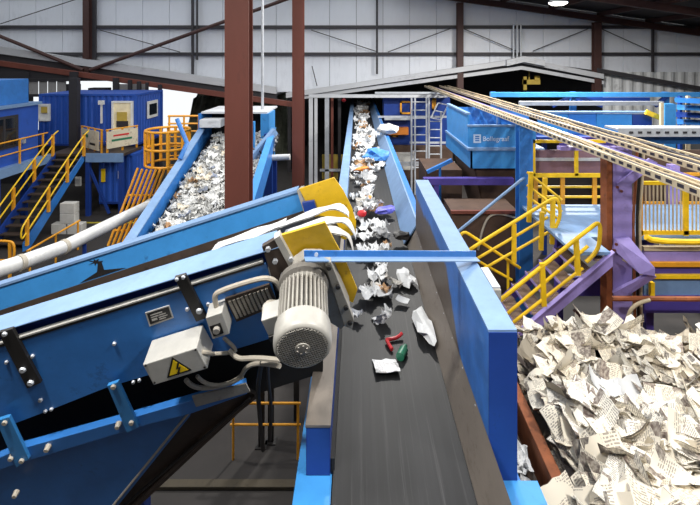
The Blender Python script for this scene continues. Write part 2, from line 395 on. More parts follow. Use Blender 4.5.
struct(MB().box(-4.2, 33, 45.5, 45.8, 0, 6.8).build('wall_far', DARK))
struct(MB().box(-4.4, -4.2, 29.6, 45.5, 0, 5.2).build('wall_passage', DARK))
struct(MB().box(-40, -23.0, 33, 33.2, 0, 8.0).build('wall_annex', DARK))
# corrugated sheet at the right end of the wall, beneath the girder
cg = MB(); x = wx(601); k = 0; pts = []
while x < XE:
    pts.append((x, 28.9 if k % 4 in (0, 1) else 28.82)); x += 0.16; k += 1
n = len(pts)
zt_ = wz(72, 28.9); zb_ = wz(140, 28.9)
cg.add([(a, b, zb_) for a, b in pts] + [(a, b, zt_) for a, b in pts], [(i, i + 1, n + i + 1, n + i) for i in range(n - 1)])
struct(cg.build('wall_corrugated', mat('ribbed_sheet', (205, 207, 208), 0.5, dirt=0.4, dirt_rgb=(96, 96, 100), scale=0.6)))

# columns of the hall
for (px, yb, wd) in ((87, 77, 6), (460, 90, 6), (597, 92, 7)):
    hw = wd * 28.5 / F / 2; X = wx(px, 28.5)
    o = hsec(X - hw, X + hw, 28.35, 28.75, wz(yb, 28.5), roof_z(max(X, 4)) - .7, .04).build('wall_column', RUST_DK)
    struct(o); o.name = 'trim_column'
def hall_column(px, Y, wd, label):
    t = thing('steel_column', label, 'column', (wx(px, Y), Y, 0), 'red oxide columns of the hall')
    X = wx(px, Y); hw = wd / 2
    hsec(X - hw, X + hw, Y, Y + .42, 0.03, 13.0, .035).build('shaft', RUST, t)
    MB().box(X - hw - .08, X + hw + .08, Y - .08, Y + .5, 0, .03).build('base_plate', RUST_DK, t)
hall_column(236.6, 10.1, .52, 'thick red-brown steel column in front of the paper-filled conveyor')
hall_column(297.6, 15.7, .37, 'thinner red-brown steel column just left of the long belt')

def rod(name, a, b, Y, r, m, n=8):
    o = MB().cyl(at(a[0], a[1], Y), at(b[0], b[1], Y), r, n=n).build(name, m, wall, smooth=True); return o
rod('brace', (-40, 20), (83, 70), 28.15, .11, RUST_DK); rod('brace', (90, 70), (320, -13), 28.15, .11, RUST_DK)
for a, b in (((311, 30), (378, 52)), ((388, 52), (452, 28)), ((462, 28), (516, 51)), ((533, 51), (590, 28)), ((602, 29), (655, 53)), ((100, 30), (180, 52)), ((0, 24), (80, -2))):
    rod('tie_rod', a, b, 28.7, .028, GIRT, 6)
for px, y1, wd, m in ((94, 66, 4, GIRT), (192.5, 78, 2.4, GIRT), (377, 74, 2, GIRT), (653, 72, 2, GIRT), (197, 60, 1.3, GIRT)):
    X = wx(px, 28.75); MB().box(X - wd * .031, X + wd * .031, 28.72, 28.84, wz(y1, 28.8), 11.2).build('wall_post', m, wall)
for px in (513.5, 517.2, 521):
    X = wx(px, 28.6); MB().cyl((X, 28.6, wz(57, 28.6)), (X, 28.6, wz(24, 28.6)), .055, n=8).build('vent_pipe', GALV, wall, smooth=True)
rod('tie_rod', (312, 66), (317, 86), 28.6, .03, GIRT, 6)

# ceiling lamp (in view) and unseen lamps above the frame, added to light the scene
def high_bay(X, Y, z, label, power, top=None):
    t = thing('high_bay_lamp', label, 'lamp', (X, Y, z), 'high bay lamps under the roof')
    sh = MB(Matrix.Translation((X, Y, z))); sh.lathe([(.38, 0), (.40, .02), (.26, .2), (.1, .3), (.1, .42)], 20); sh.build('reflector', GALV, t, smooth=True)
    gl = MB(Matrix.Translation((X, Y, z))); gl.lathe([(.05, -.10), (.24, -.08), (.37, .0), (.37, .015)], 20); gl.build('lens', LAMP_ON, t, smooth=True)
    MB().cyl((X, Y, z + .42), (X, Y, (top or roof_z(max(X, 2)))), .02, n=6).build('hanger', GIRT, t)
    ld = bpy.data.lights.new('lamp_light', 'AREA'); ld.shape = 'DISK'; ld.size = .7; ld.energy = power; ld.color = (1, .97, .92)
    lo = bpy.data.objects.new('lamp_light', ld); COL.objects.link(lo); lo.location = (X, Y, z - .13); lo.parent = t; lo.matrix_parent_inverse = PINV[t.name]
for Y in (1.0, 10.0, 16.0):
    struct(MB().box(-XE, XE, Y - .12, Y + .12, 12.6, 13.0).build('trim_truss', RUST_DK))
for (X, Y, pw_, l) in ((5.0, 1.0, 390, 'added lamp above the newspaper bunker, out of view'), (-3.0, 1.0, 430, 'added lamp above the inclined conveyor, out of view'), (-9.0, 10.0, 330, 'added lamp above the left stairs, out of view'), (1.5, 16.0, 520, 'added lamp above the long belt, out of view'), (9.0, 10.0, 380, 'added lamp above the right platform, out of view')):
    high_bay(X, Y, 11.6, l, pw_, 12.6)
L0 = at(558, 3, 19.5); high_bay(L0.x, 19.5, L0.z, 'lit round ceiling lamp under the dark roof', 900)

# ================================================================== MAIN SORTING BELT (runs straight away from the camera)
ZB = E - 3.47                   # belt surface
Y0, Y1 = 2.2, 37.5
mc = thing('belt_conveyor', 'long black belt conveyor between blue sides running to the end wall', 'conveyor', (.4, 20, 0))
MB().box(-.20, 1.02, Y0, Y1, ZB - .03, ZB).build('belt', BELT, mc)
MB().box(-.18, 1.00, Y0, Y1, ZB - .30, ZB - .12).build('belt_bed', BLACK, mc)
MB().box(-.51, -.21, 3.0, Y1, ZB - .16, ZB - .03).build('base_flange', BLUE_SKY, mc)
lr = MB(); lr.box(-.43, -.225, 3.93, 9.0, ZB - .03, ZB + .38); lr.build('side_rail', [BLUE_DK], mc, bevel=.008)
MB().box(-.435, -.222, 3.925, 9.0, ZB + .38, ZB + .40).build('rail_cap', STEEL_WORN, mc)
MB().box(-.45, -.225, 9.0, Y1, ZB - .03, ZB + .40).build('side_rail', BLUE_TOP, mc, bevel=.008)
MB().box(-.225, -.19, 3.95, Y1, ZB - .02, ZB + .10).build('skirt_rubber', RUBBER, mc)
hw = MB(); hw.box(1.10, 1.33, 3.9, 8.76, ZB - .03, E - 2.27); wall_o = hw.build('side_wall', WALL_WORN, mc, bevel=.008)
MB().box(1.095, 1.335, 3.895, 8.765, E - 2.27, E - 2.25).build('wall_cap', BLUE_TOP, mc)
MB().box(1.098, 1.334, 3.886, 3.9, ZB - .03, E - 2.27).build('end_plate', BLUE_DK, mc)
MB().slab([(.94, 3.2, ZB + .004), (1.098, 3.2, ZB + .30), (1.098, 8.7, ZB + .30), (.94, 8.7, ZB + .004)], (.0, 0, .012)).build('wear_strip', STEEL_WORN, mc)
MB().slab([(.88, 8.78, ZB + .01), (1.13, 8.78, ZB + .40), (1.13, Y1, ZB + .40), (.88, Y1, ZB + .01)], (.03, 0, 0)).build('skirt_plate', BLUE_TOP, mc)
MB().box(1.13, 1.30, 8.8, Y1, ZB - .03, ZB + .36).build('side_rail', BLUE, mc)
MB().box(1.05, 1.50, 2.4, 3.885, ZB - .16, ZB - .03).build('base_flange', BLUE_SKY, mc)
MB().box(1.05, 1.36, 3.885, Y1, ZB - .16, ZB - .03).build('base_flange', BLUE, mc)
for Y in (3.4, 9.5, 16, 22.5, 29.5, 35):
    for X in (-.42, 1.2):
        MB().box(X - .07, X + .07, Y - .07, Y + .07, 0, ZB - .16).build('leg', BLUE_DK, mc)
    MB().box(-.42, 1.2, Y - .05, Y + .05, ZB - .45, ZB - .31).build('cross_tie', BLUE_DK, mc)
for i in range(9):
    Y = 4.3 + i * .52; MB().cyl((1.085, Y, ZB + .285), (1.10, Y, ZB + .285), .014, n=8).build('bolt', GALV, mc)

# blue angle bar lying across the belt
ab = MB(); pa, pb = at(304, 258, 3.62), at(476, 258.6, 5.3); pb.z = E - 2.25 + .006
ab.slab([pa + Vector((0, 0, .005)), pb + Vector((0, 0, .005)), pb + Vector((0, 0, .075)), pa + Vector((0, 0, .055))], (0, .012, 0))
ab.slab([pa, pb, pb + Vector((0.02, -.11, 0)), pa + Vector((0.02, -.075, 0))], (0, 0, .01), 1)
q = pa.lerp(pb, .05) + Vector((0, 0, .03)); ab.cyl(q, q + Vector((0, -.014, 0)), .016, n=8, mi=2)
tag(ab.build('angle_bar', [BLUE, BLUE_TOP, GALV]), 'blue steel angle bar spanning across the black belt', 'bar')

# ================================================================== INCLINED CONVEYOR with the motor
A = math.atan(.32); TH = R(18)
U = Vector((math.cos(A), 0, math.sin(A))); V0 = Vector((-math.sin(A), 0, math.cos(A)))
W = V0 * math.cos(TH) - Vector((0, math.sin(TH), 0)); NN = -V0 * math.sin(TH) - Vector((0, math.cos(TH), 0))
P0 = Vector((0, 3.85, E - 1.443))
MN = Matrix((( U.x, W.x, NN.x, P0.x), (U.y, W.y, NN.y, P0.y), (U.z, W.z, NN.z, P0.z), (0, 0, 0, 1)))
EYE = Vector((0, 0, E))
def npl(px, py, n=0.0):
    """point of the leaning side plane (offset n outwards) seen at a pixel, in (u, w)"""
    d = at(px, py, 1.0) - EYE
    o = P0 + NN * n - EYE
    t = o.dot(NN) / d.dot(NN); q = EYE + d * t - P0
    return (q.dot(U), q.dot(W))
def pl(px, py, n=0.0):
    u, w_ = npl(px, py, n); return (u, w_, n)
ic = thing('inclined_conveyor', 'blue inclined conveyor with grey motor and yellow cheek plates at its head', 'conveyor', (-2.4, 4.7, 0))
def nplate(name, pxs, n0, n1, m, parent=ic, bevel=0.0):
    b = MB(MN); b.prism([npl(x, y, n1) for x, y in pxs], n0, n1); return b.build(name, m, parent, bevel=bevel)
def wl(u, y, z): return P0 + U * u + V0 * z + Vector((0, y - P0.y, 0))   # unleaned conveyor frame
UL = -4.6                       # lower end
nplate('side_plate', [(-60, 364), (21, 339), (179, 290), (266, 263), (285, 334), (250, 345), (106, 388), (43, 413), (-60, 452)], -.02, 0, BLUE, bevel=.004)
# near edge: sloped top flange, recessed web and the pale sealing strip
fb = [at(-60, 334, 4.1), at(277, 230, 4.1)]; ff = [at(-60, 349, 3.8), at(281, 246, 3.8)]
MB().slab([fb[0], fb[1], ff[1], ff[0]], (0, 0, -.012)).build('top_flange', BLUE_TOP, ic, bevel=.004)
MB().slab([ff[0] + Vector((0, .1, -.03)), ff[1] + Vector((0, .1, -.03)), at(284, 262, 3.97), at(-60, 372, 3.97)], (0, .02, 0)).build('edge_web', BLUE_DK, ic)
nplate('sealing_strip', [(-60, 361.5), (21, 336.8), (179, 287.8), (262, 261), (263, 262.5), (179, 289.2), (21, 338.3), (-60, 363)], -.03, .012, GREY_BOX)
nplate('shadow_strip', [(-60, 363), (21, 338.5), (179, 289.2), (263, 262.5), (264, 264.5), (179, 291.5), (21, 341), (-60, 366)], -.03, .006, BLACK)  # thin shadow below the sealing strip, drawn as a black strip
# far edge
def fy(px): return 284 - .33 * px
ya_, yb_ = 5.53, 5.72
fa = at(-60, fy(-60), ya_); fbq = at(297, fy(297) + 4, ya_)
MB().slab([fa, fbq, fbq + Vector((0, yb_ - ya_, 0)), fa + Vector((0, yb_ - ya_, 0))], (0, 0, -.03)).build('far_top_flange', BLUE_TOP, ic)
fd = Vector((math.sin(A), 0, -math.cos(A)))
fw = MB(); fw.slab([fa + Vector((0, .02, -.03)), fbq + Vector((0, .02, -.03)), fbq + Vector((0, .02, 0)) + fd * .36, fa + Vector((0, .02, 0)) + fd * .36], (0, .03, 0)); fw.build('far_side_plate', BLUE_SKY, ic)
fw2 = MB(); fw2.slab([fa + Vector((0, .0, 0)) + fd * .30, fbq + fd * .26, fbq + fd * .37, fa + fd * .37], (0, .02, 0)); fw2.build('scraped_edge', SOOT, ic)
e0 = fbq; MB().slab([e0 + Vector((0, -.02, 0)), e0 + fd * .27 + Vector((0, -.02, 0)), e0 + fd * .27 + Vector((.03, .16, 0)), e0 + Vector((.03, .16, 0))], (.04, 0, .01)).build('end_plate', GREY, ic)
sp_ = []
for k in range(22):
    t = 2 * math.pi * k / 22; r_ = (5.5 if k % 3 == 0 else 2.2) * (.7 + .5 * ((k * 7) % 5) / 5); sp_.append(at(96 + r_ * 1.5 * math.cos(t), 262 + r_ * .8 * math.sin(t), 5.545))
MB().slab(sp_, (0, .006, 0)).build('grease_stain', BLACK, ic)
MB().slab([at(98, 262, 5.543), at(101, 261, 5.543), at(104, 270, 5.543), at(125, 268, 5.543), at(80, 283, 5.543), at(97, 272, 5.543)], (0, .006, 0)).build('grease_stain', BLACK, ic)
# carrying belt and head drum
b0, b1 = wl(-4.2, 0, 0), wl(-.52, 0, 0)
by = (4.12, 5.5)
dz = Vector((0, 0, -.235))
q0, q1 = Vector((b0.x, 0, b0.z)) + dz, Vector((b1.x, 0, b1.z)) + dz
bb = MB(); bb.slab([q0 + Vector((0, by[0], 0)), q1 + Vector((0, by[0], 0)), q1 + Vector((0, by[1], 0)), q0 + Vector((0, by[1], 0))], (0, 0, -.03)); bb.build('belt', BELT_X, ic)
dc = q1 - V0 * .24
dr = MB(); dr.cyl(dc + Vector((0, by[0] + .02, 0)), dc + Vector((0, by[1] - .02, 0)), .235, n=28); dr.build('head_drum', RUBBER, ic, smooth=True)
r0, r1 = q0 - V0 * .52, q1 - V0 * .52
MB().slab([r0 + Vector((0, by[0] + .2, 0)), r1 + Vector((0, by[0] + .2, 0)), r1 + Vector((0, by[1], 0)), r0 + Vector((0, by[1], 0))], (0, 0, -.03)).build('return_belt', RUBBER, ic)
MB().slab([r0 + Vector((0, 4.6, .3)), r1 + Vector((0, 4.6, .3)), r1 + Vector((0, 4.6, -.75)), r0 + Vector((0, 4.6, -.75))], (0, .05, 0)).build('gap_shade_panel', RUBBER, ic)  # black panel put in for the shade inside the gap below the plate
# dark brackets and bolts on the side plate
for q in ([(174.4, 278), (185.4, 275), (207, 318), (196, 322)], [(-2, 333), (12, 329), (41, 383), (27, 389)]):
    nplate('bracket', q, 0.0, .03, BLACK, bevel=.003)
for px, py, s in ((32, 357, 1), (6, 363, 1), (22, 371, 1.7), (30, 384, 1.7), (40, 401, 1.2), (45, 412, 1), (51, 410, 1), (114, 344.5, 1), (133, 383, 1), (139, 381, 1), (187, 310, 1.1), (208, 305, 1.1), (176.5, 280, 1), (183, 278, 1), (199, 312, 1.7), (4, 335, 1.3), (231, 288, 1)):
    nb = .03 if s > 1.5 or px in (176.5, 183, 4) else 0.0
    u, w_ = npl(px, py, nb + .012); m = MB(MN); m.cyl((u, w_, nb), (u, w_, nb + .016), .017 * s, .013 * s, 8); m.build('bolt', GALV, ic)
npq = [(145, 313), (169, 305.5), (173.5, 318), (149.5, 326.5)]
np_o = nplate('nameplate', npq, 0, .008, GREY_BOX)
b = MB(MN); b.prism([npl(x, y, .011) for x, y in [(146.8, 313.8), (168.4, 307), (171.8, 317.3), (150.3, 324.6)]], .008, .010); b.build('plate_face', PLATE, np_o)
b = MB(MN)
for (fx, fyy, fw_, fh) in ((.12, .2, .55, .09), (.12, .4, .35, .09), (.5, .4, .3, .09), (.12, .6, .25, .18), (.45, .6, .4, .08), (.45, .78, .3, .08)):
    def bl(a, c):
        x = 146.8 + 21.6 * a + 3.5 * c; y = 313.8 - 6.8 * a + 10.7 * c; return npl(x, y, .011)
    b.prism([bl(fx, fyy), bl(fx + fw_, fyy), bl(fx + fw_, fyy + fh), bl(fx, fyy + fh)], .010, .0108)
b.build('plate_print', GREY_BOX, np_o)

# control box with the high-voltage sign
cb = MB(MN); cb.prism([npl(x, y, .24) for x, y in [(142.5, 365), (196.5, 348), (208, 368.5), (153.6, 385.5)]], .01, .24)
cbo = cb.build('control_box', GREY_BOX, ic, bevel=.008)
for px, py in ((145.5, 365.8), (195.5, 350), (204.5, 367.5), (154.5, 382.8)):
    u, w_ = npl(px, py, .245); m = MB(MN); m.cyl((u, w_, .24), (u, w_, .247), .009, n=8); m.build('screw', BLACK, cbo)
tri = [(172, 357.5), (167, 378.2), (192, 370.3)]
ctr = (sum(p[0] for p in tri) / 3, sum(p[1] for p in tri) / 3)
def shr(k): return [(ctr[0] + (x - ctr[0]) * k, ctr[1] + (y - ctr[1]) * k) for x, y in tri]
sg = MB(MN)
sg.prism([npl(x, y, .244) for x, y in shr(1.0)], .241, .243, 1); sg.prism([npl(x, y, .245) for x, y in shr(.76)], .243, .2445, 0)
bolt = [(.52, .10), (.34, .52), (.50, .50), (.40, .72), (.36, .66), (.38, .92), (.60, .80), (.51, .75), (.66, .42), (.50, .44), (.64, .16)]
def sgp(x, y):               # unit square over the triangle's box, sheared with the box
    px = 167 + 25 * x + 4.4 * (y - .5) - 1.2; py = 359 + 18.5 * y - 7.6 * (x - .5); return npl(px, py, .246)
sg.prism([sgp(.5 + (x - .5) * .62, .12 + y * .80) for x, y in bolt], .2445, .246, 1)
sg.build('warning_sign', [SIGNY, INK], cbo)
# rotary isolator
sw = MB(MN); sw.prism([npl(x, y, .15) for x, y in [(205.5, 318), (222, 312.5), (229.5, 334), (212.5, 339.5)]], .0, .15)
swo = sw.build('isolator_switch', GREY_BOX, ic, bevel=.006)
m = MB(MN); m.prism([npl(x, y, .158) for x, y in [(209.5, 327), (220, 323.5), (223.5, 333.5), (213.5, 337)]], .15, .156); m.build('switch_plate', INK, swo)
u, w_ = npl(216.5, 330.3, .17); m = MB(MN); m.cyl((u, w_, .156), (u, w_, .185), .028, n=12); m.build('switch_knob', GREY, swo, smooth=True)
# ventilation grille
vq = [(225, 299), (269, 284.5), (278, 305), (236.5, 322)]
vg = nplate('vent_grille', vq, 0, .02, SOOT)
for i in range(10):
    f = .07 + i * .093
    def lp(a, b, f): return (a[0] + (b[0] - a[0]) * f, a[1] + (b[1] - a[1]) * f)
    a = lp(vq[0], vq[1], f); c = lp(vq[3], vq[2], f)
    pa = lp(a, c, .14); pc = lp(a, c, .86)
    m = MB(MN); m.beam(pl(*pa, .026), pl(*pc, .026), .022, .02, (0, 0, 1)); m.build('louvre', CONDUIT, vg)
m = MB(MN); m.prism([npl(x, y, .022) for x, y in [(228.5, 301), (267.5, 288), (274.5, 303.5), (237.5, 318.5)]], .02, .0215); m.build('louvre_backing', RUBBER, vg)

# motor and gearbox: the axis stands square on the leaning plate
mu, mw = npl(302.5, 349.5, .74)
MM = MN @ Matrix.Translation((mu, mw, 0))
gb = MB(MN); gb.prism([npl(x, y, .13) for x, y in [(288, 282), (293, 268), (304, 260), (322, 260), (334, 270), (350, 308), (352, 322), (341, 332), (322, 320), (300, 325)]], -.01, .11)
gbo = gb.build('gearbox', GREY, ic, bevel=.012)
gr = MB(MN); gr.prism([npl(x, y, .17) for x, y in [(324, 262), (331, 262), (354, 320), (352, 330), (344, 326)]], .11, .17); gr.build('torque_arm', GREY, gbo, bevel=.006)
for px, py in ((350, 323), (346, 308), (338, 287), (329, 268)):
    u, w_ = npl(px, py, .18); m = MB(MN); m.cyl((u, w_, .17), (u, w_, .19), .02, n=6); m.build('bolt', BLACK, gbo)
mo = MB(MM); mo.lathe([(.175, .10), (.2, .12), (.2, .17), (.165, .19), (.155, .24), (.155, .52)], 32)
moo = mo.build('motor', mat('motor_body_grey', (120, 116, 110), .5, dirt=.5, dirt_rgb=(70, 64, 58), scale=8), ic, smooth=True)
for i in range(34):
    t = 2 * math.pi * i / 34
    m = MB(MM @ Matrix.Rotation(t, 4, 'Z')); m.box(.15, .188, -.0055, .0055, .21, .565); m.build('cooling_fin', GREY, moo)
m = MB(MM); m.lathe([(.19, .55), (.202, .56), (.205, .60), (.205, .68), (.200, .71), (.185, .725), (.176, .727)], 40); m.build('fan_cover', mat('fan_cover_enamel', (164, 161, 154), .4, dirt=.3, dirt_rgb=(140, 134, 124), scale=8, thresh=.6), moo, smooth=True)
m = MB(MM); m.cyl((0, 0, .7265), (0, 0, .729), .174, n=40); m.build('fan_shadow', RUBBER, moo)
m = MB(MM)
for i in range(-9, 10):
    c = i * .0178; l = math.sqrt(max(.172 ** 2 - c * c, 0))
    if l < .02: continue
    m.box(c - .0033, c + .0033, -l, l, .729, .734); m.box(-l, l, c - .0033, c + .0033, .7295, .7345)
m.build('fan_grille', GREY, moo)
m = MB(MM); m.lathe([(.052, .734), (.05, .741), (.03, .743)], 20)
for i in range(6):
    t = i * math.pi / 3; m.box(-.005 + .034 * math.cos(t), .005 + .034 * math.cos(t), -.005 + .034 * math.sin(t), .005 + .034 * math.sin(t), .741, .75)
m.build('fan_badge', GREY, moo, smooth=True)
m = MB(MM); m.box(-.31, -.17, -.10, .06, .28, .44); m.build('terminal_box', GREY_BOX, moo, bevel=.008)
m = MB(MM); m.box(-.312, -.17, -.155, -.10, .29, .45); m.build('terminal_lid', BLACK, moo, bevel=.005)
m = MB(MM); m.lathe([(.168, .19), (.172, .2), (.172, .225), (.16, .235)], 32); m.build('motor_flange', GREY, moo, smooth=True)
# yellow cheek plates at the head
nplate('cheek_plate', [(279, 236), (325, 222.5), (334, 240), (346, 262), (357.5, 290), (353, 303), (340, 296), (318, 280), (298, 272)], -.06, -.035, YELLOW_DIRT, bevel=.003)
nplate('cheek_flange', [(274, 239), (279.5, 236), (299, 271), (293.5, 275)], -.06, .015, GREY_BOX)
nplate('bearing_plate', [(262, 247), (274, 240), (294, 276), (290, 300), (276, 290)], -.03, .01, SOOT)
for px, py in ((268, 250), (275, 262), (283, 276), (291, 260)):
    u, w_ = npl(px, py, .03); m = MB(MN); m.cyl((u, w_, .01), (u, w_, .035), .022, n=6); m.build('bolt', GALV, ic)
yc = 5.5
fc = MB(); fc.slab([at(299, 189, yc), at(334, 177.5, yc), at(343, 190, yc), at(352, 208, yc), at(356, 222, yc), at(356, 233, yc), at(345, 240, yc), at(326, 232, yc), at(313, 215, yc)], (0, .03, 0)); fc.build('far_cheek_plate', YELLOW_DIRT, ic, bevel=.003)
MB().slab([at(302, 203, 5.42), at(314, 201, 5.42), at(317, 212, 5.42), at(305, 214, 5.42)], (0, .06, 0)).build('drum_bracket', BLUE_DK, ic)
# underside: lower channel with straps, spill hopper and dark chute
nplate('lower_channel', [(-40, 474), (20, 449), (121, 421), (190, 401), (245, 385), (247, 394), (190, 414), (150, 424), (11, 466), (-40, 484)], -.03, .04, BLUE, bevel=.004)
nplate('scraped_plate', [(192, 397), (246, 384), (250, 392), (196, 407)], .04, .055, GREY)
for q in ([(-4, 421), (9, 417), (29, 459), (16, 468)], [(107, 386), (118, 382), (139, 427), (127, 433)]):
    so = nplate('strap', q, .04, .07, BLUE_SKY, bevel=.004)
for px, py in ((4, 424), (113, 388), (10, 460), (46, 451), (117, 428), (131, 424), (14, 497), (21, 462)):
    u, w_ = npl(px, py, .085); m = MB(MN); m.cyl((u, w_, .04), (u, w_, .088), .026, .02, 8); m.build('bolt', CONDUIT, ic)
nplate('spill_hopper', [(-60, 486), (8, 465), (192, 409), (190, 416), (100, 528), (-60, 528)], -.10, -.03, BLUE)
nplate('chute_plate', [(191, 408), (247, 391), (257, 396), (118, 526), (96, 526)], -.16, -.12, SOOT)
m = MB(MN); m.tube([pl(190, 411, -.03), pl(101, 520, -.03)], .012, 6); m.build('chute_edge', CONDUIT, ic)
m = MB(MN); m.tube([pl(256, 396, -.1), pl(206, 436, -.1), pl(114, 524, -.1)], .022, 6); m.build('chute_edge', SOOT, ic)
m = MB(MN); m.tube([pl(250, 398, -.08), pl(112, 516, -.08)], .014, 6); m.build('chute_edge', BLACK, ic)
# conduits and hoses
def hose(pxs, n, r, mt, name='conduit'):
    m = MB(MN); m.tube(smoothpath([pl(a, b, (c if c is not None else n)) for a, b, c in pxs], 5), r, 8); return m.build(name, mt, ic, smooth=True)
hose([(219, 314, .06), (212, 296, .06), (222, 290, .06), (250, 281, .06), (268, 277, .06), (280, 284, .06), (287, 302, .06)], .06, .022, CONDUIT)
hose([(272, 330, .32), (262, 312, .25), (270, 300, .22), (283, 306, .2)], .2, .026, CONDUIT)
hose([(224, 338, .08), (236, 348, .08), (235, 353, .1), (210, 354, .12)], .1, .016, CONDUIT)
hose([(229, 350, .1), (236, 360, .15), (256, 357, .25), (280, 360, .3)], .2, .02, CONDUIT)
hose([(186, 380, .1), (192, 388, .06), (214, 388, .06), (240, 380, .06), (246, 366, .1), (262, 362, .2), (280, 366, .3)], .1, .02, CONDUIT)
hose([(197, 376, .1), (203, 384, .08), (225, 386, .08), (243, 377, .08)], .1, .016, CONDUIT)
hose([(213, 354, .12), (206, 352, .2), (202, 352, .2)], .1, .018, CONDUIT)
hose([(262, 362, .2), (258, 380, .1), (258, 400, .05), (263, 450, .0)], .1, .02, BLACK, 'hanging_cable')
hose([(268, 364, .2), (268, 385, .1), (272, 405, .05), (270, 440, .0)], .1, .016, BLACK, 'hanging_cable')
# legs of the inclined conveyor
for (px, Y) in ((-30, 5.0), (140, 5.0)):
    X = wx(px, Y); MB().box(X - .08, X + .08, Y - .08, Y + .08, 0, wz(60 + 390, 4.6) - .1).build('leg', BLUE_DK, ic)

# ================================================================== LEFT: paper-filled conveyor climbing away
pc = thing('paper_conveyor', 'blue inclined conveyor heaped with shredded paper behind the thick column', 'conveyor', (-4, 13.5, 0))
pA, pB = at(124, 246, 10.3), at(200, 130, 16.0)
def pside(name, a, b, wd, h, m, parent=pc, bevel=.01):
    return MB().slab([a, b, b - Vector((0, 0, h)), a - Vector((0, 0, h))], (wd, 0, 0)).build(name, m, parent, bevel=bevel)
pside('side_wall', pA, pB, .10, 1.0, BLUE)
MB().slab([pA + Vector((-.07, 0, .0)), pB + Vector((-.07, 0, .0)), pB + Vector((.16, 0, .0)), pA + Vector((.16, 0, 0))], (0, 0, .03)).build('side_cap', BLUE_TOP, pc)
qA, qB = at(247, 204, 11.0), at(272, 128, 16.0)
pside('side_wall', qA, qB, .10, .8, BLUE)
MB().slab([qA + Vector((-.05, 0, 0)), qB + Vector((-.05, 0, 0)), qB + Vector((.15, 0, 0)), qA + Vector((.15, 0, 0))], (0, 0, .03)).build('side_cap', BLUE_SKY, pc)
def psurf(X, Y):                # carrying surface
    f = (Y - 10.3) / 5.7; return pA.z + (pB.z - pA.z) * f - .55
MB().slab([(-5.1, 10.7, psurf(0, 10.7)), (-2.7, 10.95, psurf(0, 10.95)), (-2.8, 16.9, psurf(0, 16.9)), (-5.25, 16.9, psurf(0, 16.9))], (0, 0, -.08)).build('belt', BELT, pc)
# hood at the upper end
hz = wz(113, 16.3)
MB().box(wx(203, 16.3), wx(268, 16.3), 16.1, 18.2, hz, hz + .06).build('hood_roof', FLASH, pc)
MB().box(wx(201, 15.9), wx(222, 15.9), 15.7, 16.3, wz(127, 15.9), wz(119, 15.9)).build('hood_lintel', FLASH, pc, bevel=.02)
MB().box(wx(203, 16.3), wx(268, 16.3), 17.2, 17.3, 3.2, hz).build('hood_back', RUBBER, pc)
MB().box(wx(202, 16.3) - .05, wx(202, 16.3) + .06, 16.05, 17.3, 2.6, hz).build('hood_side', BLUE, pc)
MB().box(wx(262, 16.3), wx(270, 16.3), 16.05, 17.3, 2.0, hz).build('hood_side', BLUE_SKY, pc)
MB().box(wx(248, 15.0), wx(254, 15.0), 15.0, 15.2, 2.2, wz(122, 15.0)).build('hood_post', BLUE_SKY, pc)
MB().beam(at(250, 160, 14.6), at(275, 131, 15.4), .16, .22).build('hood_arm', BLUE_TOP, pc)
MB().beam(at(248, 176, 14.4), at(268, 146, 15.2), .12, .2).build('hood_arm', BLUE_DK, pc)
MB().box(wx(264, 15.3), wx(272, 15.3), 15.3, 15.5, 1.8, wz(134, 15.3)).build('hood_post', BLUE_DK, pc)
MB().tube(smoothpath([at(250, 118, 15), at(253, 135, 14.9), at(251, 150, 14.8), at(262, 150, 14.8), at(266, 165, 14.9)], 4), .03, 6).build('hose', CABLE_D, pc, smooth=True)
lv = MB(); lv.tube([at(177, 119, 14.4), at(187, 143, 14.2), at(180, 159, 13.9)], .07, 8); lv.build('lever', BLUE, pc, smooth=True)
for Y in (11.3, 15.6):
    for X in (pA.x + .1, -2.75):
        if X > -3 and Y < 12: continue
        MB().box(X - .07, X + .07, Y - .07, Y + .07, 0, psurf(X, Y) - .1).build('leg', BLUE_DK, pc)
# pale roller shaft poking out towards the thinner column
MB().cyl(at(264, 158, 15.2), at(290, 157, 15.2), .10, n=12).build('roller_shaft', PIPEW, pc, smooth=True)

# drums and crates behind the incline, by the thin column
for (px, py, Y, r, h, m, l) in ((279, 196, 14.6, .36, .85, BLUE_DK, 'blue steel drum on the floor beside the thinner column'), (288, 190, 16.6, .32, .9, RUST, 'rust brown drum on the floor behind the thinner column')):
    X = wx(px, Y); m_ = MB(Matrix.Translation((X, Y, 0))); m_.lathe([(r, 0), (r, .28), (r + .02, .3), (r, .32), (r, .58), (r + .02, .6), (r, .62), (r, h), (r - .03, h - .02)], 20)
    tag(m_.build('steel_drum', m, smooth=True), l, 'drum', 'drums by the thinner column')

# ================================================================== LEFT: duct, cage, stairs, cabins
dt = thing('air_duct', 'long pale grey round duct sloping past the yellow ladder cage', 'pipe', at(0, 272, 9.6))
dp = [at(-45, 283, 9.2), at(20, 263, 10.3), at(64, 247, 11.5), at(150, 205, 14.4), at(168, 196, 15.0)]
for i, (a, b) in enumerate(zip(dp, dp[1:])):
    MB().cyl(a, b, .165, n=18).build('duct_section', PIPEW, dt, smooth=True)
for p, d in ((dp[1], dp[2] - dp[0]), (dp[2], dp[3] - dp[1]), (dp[3], dp[4] - dp[2])):
    d = d.normalized() * .05; MB().cyl(p - d, p + d, .185, n=18).build('duct_collar', CONDUIT, dt, smooth=True)
for f in (.2, .85):
    p = dp[2].lerp(dp[3], f); MB().cyl((p.x, p.y, 0), (p.x, p.y, p.z - .15), .05, n=8).build('duct_prop', BLUE_DK, dt)

